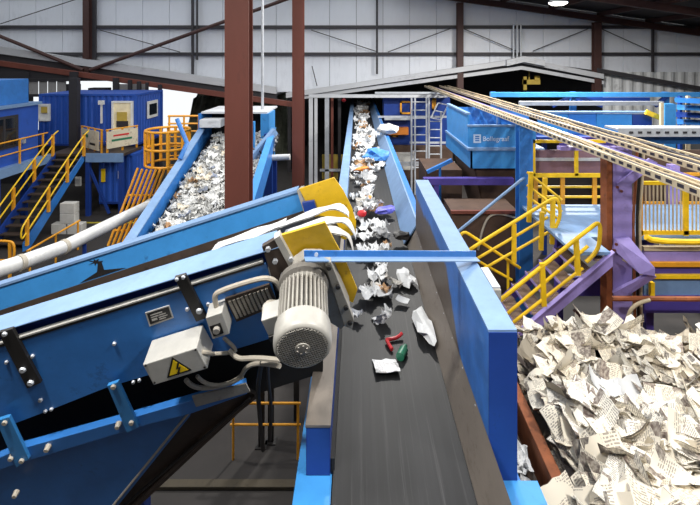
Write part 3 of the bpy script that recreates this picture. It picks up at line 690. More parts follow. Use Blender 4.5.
# yellow ladder cage
cgx = thing('ladder_cage', 'yellow round ladder cage with slanted bars beside the blue conveyor', 'cage', (-6.75, 16.4, 0))
cX, cY, cr = -6.72, 16.6, .74
for z in (4.62, 4.0, 3.42):
    MB().tube([(cX + cr * math.cos(t), cY + cr * math.sin(t), z) for t in [2 * math.pi * i / 24 for i in range(24)]], .045, 8, closed=True).build('hoop', YELLOW_OR, cgx, smooth=True)
for i in range(9):
    t = 2 * math.pi * i / 9 + .2
    p = Vector((cX + cr * math.cos(t), cY + cr * math.sin(t), 3.42)); MB().box(p.x - .045, p.x + .045, p.y - .03, p.y + .03, 3.42, 4.62).build('cage_bar', YELLOW_OR, cgx)
for i in range(7):
    f = i / 6; a = at(138 + 27 * f, 168 + 2 * math.sin(f * 3.1), 16.1 - .5 * math.sin(f * 3.1)); b = at(108 + 27 * f, 246, 15.2)
    b.z = max(b.z, 0.05); MB().cyl(a, b, .045, n=8).build('slant_bar', YELLOW_OR, cgx, smooth=True)
for f in (.35, .8):
    a = at(138 - 30 * f, 168 + 78 * f, 16.1 - .9 * f); b = at(165 - 30 * f, 168 + 78 * f, 16.1 - .9 * f); MB().cyl(a, b, .04, n=8).build('slant_tie', YELLOW_OR, cgx, smooth=True)
for s in (-.3, .3):
    MB().cyl((cX + s, cY + cr, 0), (cX + s, cY + cr, 4.6), .04, n=8).build('ladder_stile', YELLOW_OR, cgx)
for i in range(12):
    MB().cyl((cX - .3, cY + cr, .4 + i * .35), (cX + .3, cY + cr, .4 + i * .35), .025, n=6).build('rung', YELLOW_OR, cgx)
railing('guard_rail', 'yellow guard rail behind the ladder cage, under the bright gap', 'railing', ((wx(168, 18.2), 18.2, 0), (wx(200, 18.2), 18.2, 0)), h=wz(116, 18.2), levels=(.94, .88), n_posts=3, r=.04, m=YELLOW_OR)

ZP = 2.85                       # walkway level on the left
dk = thing('raised_walkway', 'blue steel walkway at the head of the stairs, before the blue containers', 'walkway', (-12.5, 21.8, 0))
MB().box(-14.0, -10.6, 21.2, 23.0, ZP - .12, ZP).build('deck', SOOT, dk)
MB().box(-12.3, -10.6, 21.15, 21.2, ZP - .38, ZP + .02).build('fascia', BLUE_TOP, dk)
MB().box(-14.05, -13.75, 12.0, 21.2, ZP - .35, ZP).build('side_beam', BLUE_TOP, dk)
for (X, Y) in ((-12.25, 21.3), (-10.75, 21.3), (-13.9, 14), (-13.9, 18)):
    MB().box(X - .09, X + .09, Y - .09, Y + .09, 0, ZP - .12).build('leg', BLUE_DK, dk)
MB().beam((-12.25, 21.3, 2.3), (-11.3, 21.3, .1), .1, .1).build('knee_brace', BLUE_DK, dk)

st = thing('steel_stair', 'blue stair with dark treads and amber handrails at the left', 'stairs', (-13, 19, 0))
xa, xb, ya, yb = -13.65, -12.4, 17.3, 21.15
for X in (xa - .04, xb):
    MB().slab([(X, ya, -.0), (X, ya - .0, .3), (X, yb, ZP + .02), (X, yb, ZP - .32), (X, ya + .35, 0)], (.05, 0, 0)).build('stringer', BLUE_DK if X < -13 else BLUE, st)
for i in range(12):
    z = (i + 1) * ZP / 13; y = ya + (yb - ya) * (i + .6) / 12.6
    MB().box(xa + .01, xb, y, y + .29, z - .04, z).build('tread', SOOT, st)
def stair_rail(X, m, t, posts=4):
    a, b = Vector((X, ya, .1)), Vector((X, yb, ZP)); up = Vector((0, 0, 1.0))
    for i in range(posts):
        p = a.lerp(b, .03 + .94 * i / (posts - 1)); MB().box(p.x - .04, p.x + .04, p.y - .06, p.y + .06, p.z, p.z + .97).build('rail_post', YELLOW_OR, t)
    d = (b - a).normalized()
    MB().tube(smoothpath([b + up * .5, a + up * .5, a - d * .25 + up * .55, a - d * .25 + up * .9, a + up, b + up, b + up + Vector((0, .25, 0))], 4), .03, 8).build('handrail', YELLOW, t, smooth=True)
stair_rail(xa - .05, YELLOW_OR, st); stair_rail(xb + .1, YELLOW_OR, st)
railing('guard_rail', 'amber guard rail along the walkway before the blue cabin, far left', 'railing', ((-13.85, 13.2, ZP), (-13.85, 20.9, ZP)), h=1.0, levels=(.5,), n_posts=6, r=.03, m=YELLOW_OR, post_w=.07)
railing('guard_rail', 'low amber rail on the floor below the stairs', 'railing', ((-10.45, 14.8, 0), (-10.45, 17.6, 0)), h=1.05, levels=(.5,), n_posts=3, r=.035, m=YELLOW_OR)
railing('guard_rail', 'short amber rail at the bottom left foot of the stairs', 'railing', ((-11.85, 15.1, 0), (-11.2, 15.1, 0)), h=1.25, levels=(.5,), n_posts=2, r=.04, m=YELLOW_OR, end_loop=True, post_w=.08)
rl1 = railing('guard_rail', 'amber rail carrying the beige printed banner on the walkway', 'railing', ((-13.4, 22.7, ZP), (-11.6, 21.3, ZP)), h=1.05, levels=(.5,), n_posts=4, r=.03, m=YELLOW_OR, post_w=.08)
rl2 = railing('guard_rail', 'amber rail before the open white cabin door', 'railing', ((-11.45, 21.3, ZP), (-10.7, 22.8, ZP)), h=1.05, levels=(.5,), n_posts=3, r=.03, m=YELLOW_OR, post_w=.08)
def banner(name, a, b, z0, z1, label, marks):
    a, b = Vector(a), Vector(b); d = b - a; nrm = Vector((d.y, -d.x, 0)).normalized()
    t = MB(); t.slab([a + Vector((0, 0, z0)), b + Vector((0, 0, z0)), b + Vector((0, 0, z1)), a + Vector((0, 0, z1))], nrm * -.02)
    for (f0, f1, h0, h1, mi) in marks:
        t.slab([a + d * f0 + Vector((0, 0, h0)) + nrm * .004, a + d * f1 + Vector((0, 0, h0)) + nrm * .004, a + d * f1 + Vector((0, 0, h1)) + nrm * .004, a + d * f0 + Vector((0, 0, h1)) + nrm * .004], nrm * .003, mi)
    tag(t.build(name, [BANNER, RED, GREEN, PLATE]), label, 'banner', 'banners on the walkway rail')
banner('banner', (-13.25, 22.45, 0), (-11.75, 21.25, 0), ZP + .1, ZP + .98, 'beige printed banner tied to the rail at the stair head', [(.1, .4, ZP + .6, ZP + .75, 2), (.5, .8, ZP + .3, ZP + .4, 3)])
banner('banner', (-11.36, 21.2, 0), (-10.6, 22.6, 0), ZP + .2, ZP + .98, 'pale banner with red and green print beside the cabin door', [(.2, .7, ZP + .72, ZP + .8, 1), (.15, .8, ZP + .5, ZP + .6, 2)])

def ribbed(x0, x1, y, z0, z1, pitch=.30, d=.05, sgn=1):
    """corrugated panel facing -y (sgn 1) built of trapezoid ribs"""
    pts = []; x = x0; k = 0
    while x < x1:
        pts += [(x, y), (min(x + pitch * .35, x1), y), (min(x + pitch * .5, x1), y + d), (min(x + pitch * .85, x1), y + d)]; x += pitch
    pts.append((x1, y))
    return pts
def container(name, label, x0, x1, y0, y1, z0, z1, m, side=True):
    t = thing(name, label, 'container', ((x0 + x1) / 2, y0, z0))
    for ax, nm in ((0, 'front_wall'), (1, 'end_wall')):
        b = MB()
        if ax == 0: pts = [(p[0], p[1]) for p in ribbed(x0 + .08, x1 - .08, y0 + .03, z0, z1)]
        else: pts = [(x1 - .03 - (p[1]), p[0]) for p in ribbed(y0 + .08, y1 - .08, 0, z0, z1)]
        n = len(pts)
        b.add([(a, c, z0 + .1) for a, c in pts] + [(a, c, z1 - .1) for a, c in pts], [(i, i + 1, n + i + 1, n + i) for i in range(n - 1)])
        b.build(nm, m, t)
    MB().box(x0, x1 - .12, y1 - .1, y1, z0, z1).build('rear_wall', m, t)
    MB().box(x0, x1, y0, y1, z1 - .1, z1).build('roof', m, t); MB().box(x0, x1, y0, y1, z0, z0 + .1).build('sill', BLUE_DK, t)
    for (a, c) in ((x0, y0), (x1 - .12, y0), (x1 - .12, y1 - .12)):
        MB().box(a, a + .12, c, c + .12, z0 + .1, z1 - .1).build('corner_post', m, t)
    return t
zc0, zc1 = ZP + .02, wz(94, 23.0)
c1 = container('site_container', 'upper blue ribbed container cabin with open white door', wx(38, 23), wx(136, 23), 23.05, 26.2, zc0, zc1, BLUE_CONT)
def cwin(parent, px0, px1, py0, py1, Y, fm=WHITE, im=GLASS, nm='window'):
    a, b = at(px0, py0, Y), at(px1, py1, Y); t_ = .09
    f = MB(); f.box(a.x, b.x, Y - .06, Y + .06, a.z - t_, a.z); f.box(a.x, b.x, Y - .06, Y + .06, b.z, b.z + t_); f.box(a.x, a.x + t_, Y - .06, Y + .06, b.z + t_, a.z - t_); f.box(b.x - t_, b.x, Y - .06, Y + .06, b.z + t_, a.z - t_)
    o = f.build(nm, fm, parent); MB().box(a.x + t_, b.x - t_, Y - .01, Y + .02, b.z + t_, a.z - t_).build('pane', im, o); return o
wo = cwin(c1, 37.5, 50, 104, 121, 23.03, WHITE, WHITE)
a, b = at(41, 107, 22.95), at(47, 113, 22.95); MB().box(a.x, b.x, 22.95, 22.99, b.z, a.z).build('pane', YBLOCK, wo)
do = cwin(c1, 112, 133, 101, 141, 23.0, WHITE, ROOM, 'door')
a, b = at(117, 112, 22.98), at(127, 121, 22.98); MB().box(a.x, b.x, 22.95, 22.985, b.z, a.z).build('inner_view', YBLOCK, do)
MB().box(wx(116.5, 22.95), wx(128, 22.95), 22.93, 22.97, wz(127, 22.95), wz(121, 22.95)).build('inner_desk', DARK, do)
wl_ = MB(); p = at(101, 103, 22.9); wl_.box(p.x - .12, p.x + .12, 22.85, 23.02, p.z - .08, p.z + .12); wl_.box(p.x - .03, p.x + .03, 22.9, 23.0, p.z - 1.0, p.z - .08); wl_.build('wall_lamp', WHITE, c1)
# window in the container's end
ex = wx(136, 23) + .0
ew = MB(); ew.box(ex, ex + .06, 24.2, 25.4, wz(118, 24.5), wz(101, 24.5)); ewo = ew.build('window', WHITE, c1)
MB().box(ex + .05, ex + .07, 24.35, 25.25, wz(115, 24.5), wz(104, 24.5)).build('pane', GLASS, ewo)
c2 = container('store_container', 'lower blue ribbed container under the walkway with yellow label', -12.1, wx(135, 21.9), 21.9, 24.0, .35, ZP - .15, BLUE_CONT)
for (x0, x1, y0, y1, m) in ((101, 104.5, 169, 182, SIGNY), (118, 123, 171, 178.5, WHITE), (75, 80.5, 177, 186, WHITE)):
    a, b = at(x0, y0, 21.85), at(x1, y1, 21.85); MB().box(a.x, b.x, 21.85, 21.93, b.z, a.z).build('sticker', m, c2)
for X in (-11.9, -10.6):
    MB().box(X - .2, X + .2, 22.0, 23.9, 0, .35).build('bearer', DARK, c2)
cbn = thing('blue_cabin', 'smooth blue control cabin with dark window at the far left', 'cabin', (-15.5, 16, 0))
MB().box(-18, -14.05, 11.5, 20.6, ZP - .4, wz(60 + 50, 1) * 0 + 5.15).build('body', BLUE_CONT, cbn, bevel=.02)
MB().box(-18.1, -13.95, 11.4, 20.7, 5.15, 5.27).build('roof', BLUE_TOP, cbn)
MB().box(-18, -14.2, 18.6, 20.2, 5.27, 6.3).build('roof_unit', BLUE, cbn, bevel=.02)
f = MB(); f.box(-14.06, -13.99, 16.6, 19.3, 3.55, 4.85); fo = f.build('window', DARK, cbn)
MB().box(-14.0, -13.97, 16.75, 19.15, 3.65, 4.75).build('pane', GLASS, fo)
MB().box(-14.0, -13.96, 18.45, 18.55, 3.65, 4.75).build('mullion', DARK, fo)
MB().box(-14.06, -13.96, 19.55, 19.7, 3.6, 3.85).build('latch', GALV, cbn)
for (X, Y) in ((-17.8, 12), (-17.8, 20.2), (-14.4, 12), (-14.4, 20.2)):
    MB().box(X - .1, X + .1, Y - .1, Y + .1, 0, ZP - .4).build('leg', BLUE_DK, cbn)
# dark post between the containers, dark frames and panes under the low roof
fr = thing('annex_steelwork', 'dark steelwork with grimy panes above the blue containers', 'steelwork', (-16, 27.6, 0))
for (px, wd) in ((74, 7), (116, 5), (130, 3), (139, 3), (147, 2), (160, 3)):
    X = wx(px, 27.3); MB().box(X - wd * .03, X + wd * .03, 27.2, 27.4, 0, wz(71 + (px - 70) * .15, 27.3)).build('upright', DARK, fr)
for py, a, b in ((95.5, -20, 162), (80, -20, 79)):
    MB().box(wx(a, 27.4), wx(b, 27.4), 27.4, 27.55, wz(py, 27.4) - .08, wz(py, 27.4) + .08).build('cross_beam', DARK, fr)
MB().box(wx(-60, 27.5), wx(28, 27.5), 27.5, 27.6, 0, wz(72, 27.5)).build('infill_panel', DARK, fr)
MB().slab([at(-60, 54, 27.7), at(130, 80, 27.7), at(130, 81, 27.7), at(-60, 81, 27.7)], (0, .05, 0)).build('infill_panel', DARK, fr)
PANE = mat('grimy_pane', (148, 146, 146), .4, dirt=.6, dirt_rgb=(70, 66, 66), scale=1.2)
for i, (a, b) in enumerate(((29, 38), (39, 47), (48, 56), (57, 66))):
    MB().box(wx(a, 27.5), wx(b, 27.5), 27.5, 27.53, wz(95, 27.5), wz(81, 27.5)).build('pane', PANE, fr)
MB().box(wx(66, 27.5), wx(80, 27.5), 27.5, 27.6, 0, wz(84, 27.5)).build('infill_panel', DARK, fr)
for a, b in ((119, 128), (132, 138), (141, 146)):
    MB().box(wx(a, 27.5), wx(b, 27.5), 27.5, 27.53, wz(95, 27.5), wz(84, 27.5)).build('pane', PANE, fr)
MB().box(wx(88, 27.6), wx(106, 27.6), 27.6, 28.2, wz(95, 27.6), wz(88, 27.6)).build('roof_plant', DARK, fr)
MB().box(wx(-40, 27), wx(160, 27), 26.9, 27.1, 0, ZP + .2).build('plinth_wall', DARK, fr)
cp = MB(); cp.box(wx(70, 22.6), wx(78, 22.6), 22.5, 22.8, ZP + .02, wz(78, 22.6)); tag(cp.build('door_post', DARK), 'dark square post standing before the upper blue container', 'post')
# white blocks under the stairs
for i, (X, z, l) in enumerate(((-12.15, 0, 'pale concrete block on the floor under the stairs, left one'), (-11.5, 0, 'pale concrete block on the floor under the stairs, right one'), (-11.8, .42, 'pale concrete block laid on two others under the stairs'), (-11.8, .84, 'topmost pale concrete block of the stack under the stairs'))):
    m_ = MB(); m_.box(X - .3, X + .3, 19.0, 19.35, z, z + .42); tag(m_.build('concrete_block', BLOCKW, bevel=.02), l, 'block', 'concrete blocks under the stairs')

# outdoor heap seen through the gap
hp = MB(); nx, ny = 40, 14; H = []
for j in range(ny):
    for i in range(nx):
        X = -13.2 + 8.2 * i / (nx - 1); Y = 34 + 8 * j / (ny - 1)
        e = min(1, i / 3) * min(1, (nx - 1 - i) / 3) * min(1, j / 3 + .0)
        z = e * (4.3 + .5 * noise.noise(Vector((X * .8, Y * .8, 3))) + .5 * noise.noise(Vector((X * 2.6, Y * 2.6, 1))))
        hp.v.append(Vector((X, Y, max(z, 0))))
hp.f = [(j * nx + i, j * nx + i + 1, (j + 1) * nx + i + 1, (j + 1) * nx + i) for j in range(ny - 1) for i in range(nx - 1)]; hp.mi = [0] * len(hp.f)
tag(hp.build('scrap_heap', RUBBLE), 'grey green heap of scrap in the yard beyond the gap', 'heap', kind='stuff')
# conduit up the middle of the wall
cv = MB(); cv.cyl((wx(262.5, 16.9), 16.9, hz + .06), (wx(262.5, 16.9), 16.9, 11.5), .05, n=10); tag(cv.build('vent_stack', GALV, smooth=True), 'pale vertical pipe rising from the paper conveyor hood', 'pipe')

# ================================================================== PORTAL and racks where the belt leaves the hall
po = thing('portal_frame', 'pale steel portal that the belt passes through', 'frame', (-2, 26.5, 0))
for px, wd in ((311, 4), (316, 3)):
    MB().box(wx(px, 26.5) - wd * .028, wx(px, 26.5) + wd * .028, 26.4, 26.6, 0, wz(95, 26.5)).build('upright', FLASH, po)
MB().box(wx(327, 26.5) - .12, wx(327, 26.5) + .12, 26.4, 26.6, 0, wz(95, 26.5)).build('upright', GALV, po)
MB().box(wx(309, 26.5), wx(447, 26.5), 26.35, 26.65, wz(97.5, 26.5), wz(94.5, 26.5)).build('header', FLASH, po)
for py in (170,):
    MB().box(wx(320, 26.5), wx(345, 26.5), 26.4, 26.55, wz(py, 26.5) - .06, wz(py, 26.5) + .06).build('cross_bar', GALV, po)
MB().box(wx(331, 27.5), wx(333.5, 27.5), 27.4, 27.5, 0, wz(98, 27.5)).build('red_upright', RUST, po)
MB().box(wx(338, 27.5), wx(341, 27.5), 27.4, 27.5, 0, wz(98, 27.5)).build('dark_upright', DARK, po)
yb1 = MB(); yb1.box(wx(322, 27.8), wx(345, 27.8), 27.8, 28.0, 0, wz(155, 27.8)); yb1.box(wx(322, 27.8), wx(345, 27.8), 27.76, 27.8, wz(172, 27.8), wz(170, 27.8), 1)
tag(yb1.build('ochre_panel', [YBLOCK, DARK]), 'ochre board panel standing left of the belt at the portal', 'panel')
rl_ = MB(Matrix.Translation(at(344, 101, 27.2))); rl_.lathe([(.05, -.06), (.12, 0), (.12, .08), (.05, .14)], 12); rl_.add([], []); tag(rl_.build('warning_beacon', RED, smooth=True), 'small red beacon under the portal header beside the belt', 'beacon')

rk = thing('scaffold_rack', 'grey scaffold of ladder frames standing right of the belt end', 'scaffold', (3, 24.5, 0))
YR = 24.6
for px in (411.5, 415, 426.5, 429, 441):
    MB().cyl((wx(px, YR), YR, 0), (wx(px, YR), YR, wz(98 if px < 440 else 112, YR)), .05, n=8).build('standard', GALV, rk, smooth=True)
for i in range(9):
    py = 102 + i * 8.2
    MB().cyl((wx(411.5, YR), YR, wz(py, YR)), (wx(426.5, YR), YR, wz(py, YR)), .03, n=6).build('rung', GALV, rk)
    if i > 1: MB().cyl((wx(429, YR), YR, wz(py + 3, YR)), (wx(441, YR), YR, wz(py + 3, YR)), .03, n=6).build('rung', GALV, rk)
for py, a, b in ((117, 378, 452), (143, 410, 452), (163, 392, 455), (165.5, 392, 455), (93, 375, 450)):
    MB().box(wx(a, YR), wx(b, YR), YR + .06, YR + .16, wz(py, YR) - .05, wz(py, YR) + .05).build('ledger', GALV, rk)
for dx in (0, 10):
    MB().cyl(at(431 + dx, 118 + dx * .2, YR - .2), at(438 + dx, 103 + dx * .2, YR - .2), .04, n=6).build('tilted_frame', GALV, rk)
for f in (0, .5, 1):
    MB().cyl(at(431 + 7 * f, 118 - 15 * f, YR - .2), at(441 + 7 * f, 120 - 15 * f, YR - .2), .03, n=6).build('tilted_frame', GALV, rk)
# machinery glimpsed behind the scaffold
mg = thing('far_machine', 'dark blue machine with orange frames behind the grey scaffold', 'machine', (2.5, 27, 0))
MB().box(wx(384, 27), wx(450, 27), 27.0, 28.5, 2.2, wz(97, 27)).build('body', BLUE_DK, mg)
for a, b, c, d in ((400, 412, 101, 114), (391, 398, 127, 137), (432, 436, 98, 110)):
    p, q = at(a, c, 26.95), at(b, d, 26.95); f = MB(); t_ = .1
    f.box(p.x, q.x, 26.9, 27, p.z - t_, p.z); f.box(p.x, q.x, 26.9, 27, q.z, q.z + t_); f.box(p.x, p.x + t_, 26.9, 27, q.z, p.z); f.box(q.x - t_, q.x, 26.9, 27, q.z, p.z); f.build('orange_frame', YELLOW_OR, mg)
MB().box(wx(386, 26.9), wx(408, 26.9), 26.6, 27.0, wz(134, 26.9), wz(127, 26.9)).build('orange_tray', ORANGE, mg)
MB().box(wx(382, 27), wx(452, 27), 26.8, 28.5, 0, 2.2).build('base', BROWN, mg)
MB().box(wx(384, 25.2), wx(415, 25.2), 25.2, 25.7, wz(170, 25.2), wz(154, 25.2)).build('pale_skirt', BLOCKW, mg)
MB().box(wx(384, 27), wx(410, 27), 26.5, 26.95, wz(119, 27), wz(116.5, 27)).build('shelf', GALV, mg)

# ================================================================== RIGHT: blue hopper with lettering
bh = thing('feed_hopper', 'blue steel feed hopper with white lettering on its front', 'hopper', (4, 14.5, 0))
yf, yk = 14.0, 17.2
xl, xr_ = wx(468, yf), wx(536, yf); zt1, zb1 = wz(126.5, yf), wz(147, yf)
MB().box(xl, xr_, yf, yf + .06, zb1, zt1).build('front_panel', BLUE_SKY, bh)
MB().box(xl - .02, xr_, yf - .03, yf + .09, zt1, zt1 + .05).build('front_rim', BLUE_TOP, bh)
MB().box(xl, xl + .06, yf + .06, yk, zb1, zt1 + .35).build('side_panel', BLUE_SKY, bh)
MB().box(xl - .03, xl + .09, yf + .06, yk, zt1 + .35, zt1 + .40).build('side_rim', BLUE_TOP, bh)
MB().slab([(xl, yk, zb1), (xr_ + 1.0, yk, zb1), (xr_ + 1.0, yk + .15, zt1 + .24), (xl, yk + .15, zt1 + .24)], (0, .06, 0)).build('rear_panel', BLUE, bh)
MB().box(xr_ - .06, xr_, yf + .06, yk, zb1, zt1).build('side_panel', BLUE, bh)
for px in (497,):
    MB().box(wx(px, yk) - .03, wx(px, yk) + .03, yk - .05, yk, zb1, zt1 + .35).build('rear_rib', BLUE_TOP, bh)
zl0, zl1 = wz(168, 13.9), wz(150, 13.9)
MB().box(wx(470, 13.9), wx(526, 13.9) + .4, 13.85, 13.92, zl0, zl1).build('lower_front', BLUE_SKY, bh)
MB().slab([(wx(470, 13.9), 13.85, zl0), (wx(470, 13.9), 13.85, zl1), (wx(470, 13.9) - .05, 17.4, zl1), (wx(470, 13.9) - .05, 17.4, zl0)], (.06, 0, 0)).build('lower_side', BLUE_SKY, bh)
MB().box(wx(470, 13.9) - .08, wx(530, 13.9) + .4, 13.8, 17.4, zl1, zl1 + .07).build('ledge', BLUE_TOP, bh)
fn = MB(); a0 = wx(474, 14); a1 = wx(535, 14)
fn.slab([(a0, 14.0, zl0), (a1, 14.0, zl0), (a1, 14.3, 1.9), (a0 + .5, 14.3, 1.9)], (0, .05, 0)); fn.slab([(a0, 14.0, zl0), (a0 + .5, 14.3, 1.9), (a0 + .5, 16.5, 1.9), (a0, 17.2, zl0)], (.05, 0, 0)); fn.build('funnel', BROWN, bh)
for X in (a0 + .55, a1 - .1):
    for Y in (14.5, 16.6): MB().box(X - .08, X + .08, Y - .08, Y + .08, 0, 2.0).build('leg', BLUE_DK, bh)
def text_mesh(body, size, loc, mt, parent, rot=(R(90), 0, 0), name='lettering'):
    c = bpy.data.curves.new('txt', 'FONT'); c.body = body; c.size = size; c.extrude = .006
    o = bpy.data.objects.new('txt', c); COL.objects.link(o)
    bpy.context.view_layer.update()
    me = bpy.data.meshes.new_from_object(o.evaluated_get(bpy.context.evaluated_depsgraph_get()))
    bpy.data.objects.remove(o)
    mb = MB(Matrix.Translation(loc) @ Matrix.Rotation(rot[0], 4, 'X')); mb.add([v.co.copy() for v in me.vertices], [tuple(p.vertices) for p in me.polygons])
    return mb.build(name, mt, parent)
tl = at(482.5, 141, yf - .012); text_mesh('Bollegraaf', .20, tl, PRINTW, bh)
lg = MB(); p, q = at(473.5, 134.5, yf - .01), at(481, 143, yf - .01)
lg.box(p.x, q.x, yf - .012, yf, q.z, p.z); lg.build('logo', PRINTW, bh)
lg2 = MB(); 
for i in range(3):
    z = q.z + (p.z - q.z) * (.22 + .24 * i); lg2.box(p.x + .05, q.x - .05, yf - .016, yf - .012, z, z + .035)
lg2.build('logo_bars', BLUE, bh)

# blue upright and steelwork behind
tag(hsec(wx(519.5, 11.6), wx(533, 11.6), 11.6, 11.9, 0, E - 1.66, .03).build('blue_upright', BLUE), 'blue steel upright between hopper and yellow stair rail', 'column')
def beam_thing(name, label, px0, px1, py0, py1, Y, m, d=.2, cat='beam'):
    o = MB(); o.box(wx(px0, Y), wx(px1, Y), Y, Y + d, wz(py1, Y), wz(py0, Y)); return tag(o.build(name, m), label, cat)
gt = thing('blue_gantry', 'blue steel gantry frame stretching right below the corrugated wall', 'gantry', (10, 20, 0))
def gbx(nm, px0, px1, py0, py1, Y, m, d=.2): return MB().box(wx(px0, Y), wx(px1, Y), Y, Y + d, wz(py1, Y), wz(py0, Y)).build(nm, m, gt)
gbx('top_beam', 491, 760, 92.5, 97, 20.0, BLUE_SKY); gbx('lower_beam', 520, 664, 101.5, 105.5, 19.5, GALV)
for px in (494, 574, 667, 745): gbx('gantry_post', px - 2.5, px + 2.5, 92, 150 if px < 600 else 160, 20.2, BLUE)
for a, b in (((552, 106), (573, 95)), ((575, 95), (602, 106)), ((655, 106), (668, 95))):
    MB().beam(at(*a, 20.1), at(*b, 20.1), .12, .16).build('gantry_brace', BLUE_DK, gt)
gbx('truss_panel', 575, 650, 97.5, 103, 20.6, BLUE_DK, .1)
for px in (494, 745):
    MB().box(wx(px, 20.2) - .1, wx(px, 20.2) + .1, 20.2, 20.4, 0, wz(150, 20.2)).build('gantry_leg', BLUE_DK, gt)
tr = thing('blue_trough', 'long blue trough of sheet panels behind the cable trays', 'trough', (9, 16, 0))
def tbx(nm, px0, px1, py0, py1, Y, m, d=.08): return MB().box(wx(px0, Y), wx(px1, Y), Y, Y + d, wz(py1, Y), wz(py0, Y)).build(nm, m, tr)
for i, (a, b, m) in enumerate(((538, 568, BLUE_SKY), (568.5, 596, BLUE), (596.5, 632, BLUE_SKY), (632.5, 652, BLUE_DK))):
    tbx('trough_panel', a, b, 113.5 + i * .3, 137, 17.4, m)
tbx('trough_rim', 538, 652, 111.5, 113.5, 17.35, BLUE_TOP, .2); tbx('trough_floor', 538, 652, 137, 140, 16.6, BLUE_DK, .9)
tbx('trough_front', 560, 650, 137, 146, 16.5, PURPLE_DK)
for px in (545, 600, 648): tbx('trough_leg', px - 2, px + 2, 140, 262, 17.0, BLUE_DK, .15)
MB().beam(at(646, 112, 17.2), at(668, 121, 17.2), .1, .18).build('yellow_chute', YELLOW, tr)
lp_ = thing('blue_post', 'bright blue post with pale edge at the right, behind the trays', 'post', (11, 16, 0))
MB().box(wx(665, 16.6), wx(676, 16.6), 16.6, 16.9, 0, wz(104, 16.6)).build('shaft', BLUE_SKY, lp_)
MB().box(wx(661, 16.5), wx(664, 16.5), 16.5, 16.6, 0, wz(103, 16.5)).build('edge_strip', TAN, lp_)
wk = thing('grey_walkway', 'grey perforated walkway rail behind the cable trays, far right', 'walkway', (12, 14.5, 0))
MB().box(wx(618, 14.6), wx(790, 14.6), 14.6, 15.4, wz(131, 14.6), wz(129, 14.6)).build('deck', GALV, wk)
MB().box(wx(618, 14.6), wx(790, 14.6), 14.55, 14.6, wz(136.5, 14.6), wz(128, 14.6)).build('edge_rail', GALV, wk)
MB().box(wx(628, 14.9), wx(790, 14.9), 14.9, 15.0, wz(144, 14.9), wz(137, 14.9)).build('under_beam', BLUE, wk)
for i in range(12):
    px = 630 + i * 9; MB().box(wx(px, 14.5), wx(px + 4, 14.5), 14.53, 14.55, wz(133.6, 14.5), wz(131.6, 14.5)).build('slot', DARK, wk)
for px in (640, 720): MB().box(wx(px, 15.1), wx(px + 5, 15.1), 15.02, 15.2, 0, wz(137, 15.1)).build('leg', BLUE_DK, wk)
sl = thing('slatted_chute', 'stack of blue slatted panels at the right edge below the gantry', 'chute', (13, 18, 0))
for i in range(5):
    py = 98 + i * 7.2; MB().slab([at(676 + 2 * (i % 2), py, 18.6), at(760, py + 4, 18.6), at(760, py + 8.5, 18.1), at(676 + 2 * (i % 2), py + 4.5, 18.1)], (0, .08, .02)).build('slat', (BLUE, BLUE_SKY, BLUE_DK)[i % 3], sl)
for px in (680, 688): MB().box(wx(px, 18.7), wx(px + 2.5, 18.7), 18.7, 18.85, 0, wz(96, 18.7)).build('upright', TAN if px > 684 else BLUE_DK, sl)

# a hoist trolley with yellow plates under the right gable
yl = MB(); p = at(531, 82, 29.6); yl.box(p.x - .5, p.x + .55, 29.5, 29.75, p.z - .15, p.z + .15); yl.box(p.x - .5, p.x - .3, 29.5, 29.6, p.z - .5, p.z + .35); yl.box(p.x + .2, p.x + .5, 29.45, 29.6, p.z + .1, p.z + .4); yl.cyl((p.x - .1, 29.65, p.z), (p.x - .1, 29.65, 6.60), .04, n=6)
tag(yl.build('hoist_trolley', YBLOCK), 'ochre hoist trolley hanging under the right gable', 'hoist')

# ================================================================== RIGHT: cable trays on the purple-lit column
def tray(label, X0, X1, D, Ya, Yb, ncab):
    t = thing('cable_tray', label, 'cable tray', ((X0 + X1) / 2, Ya, E - D), 'cable trays running over the platform')
    z = E - D
    for X in (X0, X1 - .04):
        MB().box(X, X + .04, Ya, Yb, z - .03, z + .07).build('side_rail', TAN, t)
    Y = Ya + .1; rung_me = None
    while Y < Yb:
        if rung_me is None:
            o = MB().box(X0 + .04, X1 - .04, Y, Y + .075, z - .03, z).build('rung', TAN, t); rung_me = o; off = Y
        else:
            c = rung_me.copy(); COL.objects.link(c); c.location.y += Y - off; c.parent = t; c.matrix_parent_inverse = PINV[t.name]
        Y += .25
    sl_ = MB(); yy = Ya + .1
    while yy < Yb:
        for X in (X0 - .003, X1 - .043): sl_.box(X, X + .003, yy, yy + .12, z - .002, z + .045)
        yy += .22
    sl_.build('rail_slots', CABLE_D, t, kind='stuff')
    n = ncab
    for i in range(n):
        x = X0 + .09 + (X1 - X0 - .18) * i / (n - 1); m = (CABLE_T, CABLE_D, CABLE_T, CABLE_D, GALV, CABLE_T)[i]; P = []
        for k in range(60):
            yy = Ya + (Yb - Ya) * k / 59; P.append((x + .03 * math.sin(k * .9 + i * 2), yy, z + .025 + .012 * math.sin(k * 1.7 + i)))
        MB().tube(P, .022, 6).build('cable', m, t, smooth=True)
tray('upper wide cream cable tray receding to the end wall', 4.96, 5.50, 1.60, 4.6, 28.2, 4)
tray('lower cream cable tray nearest the paper heap', 4.06, 4.36, 1.60, 4.6, 28.2, 3)
tag(MB().box(4.52, 4.72, 4.6, 28.0, E - 1.72, E - 1.63).build('tray_beam', PURPLE_DK), 'purple-lit beam running between the two cable trays', 'beam')
lc = thing('purple_lit_column', 'purple-lit steel column with rusty edges carrying the cable trays', 'column', (5.2, 9.3, 0))
YC = 9.3
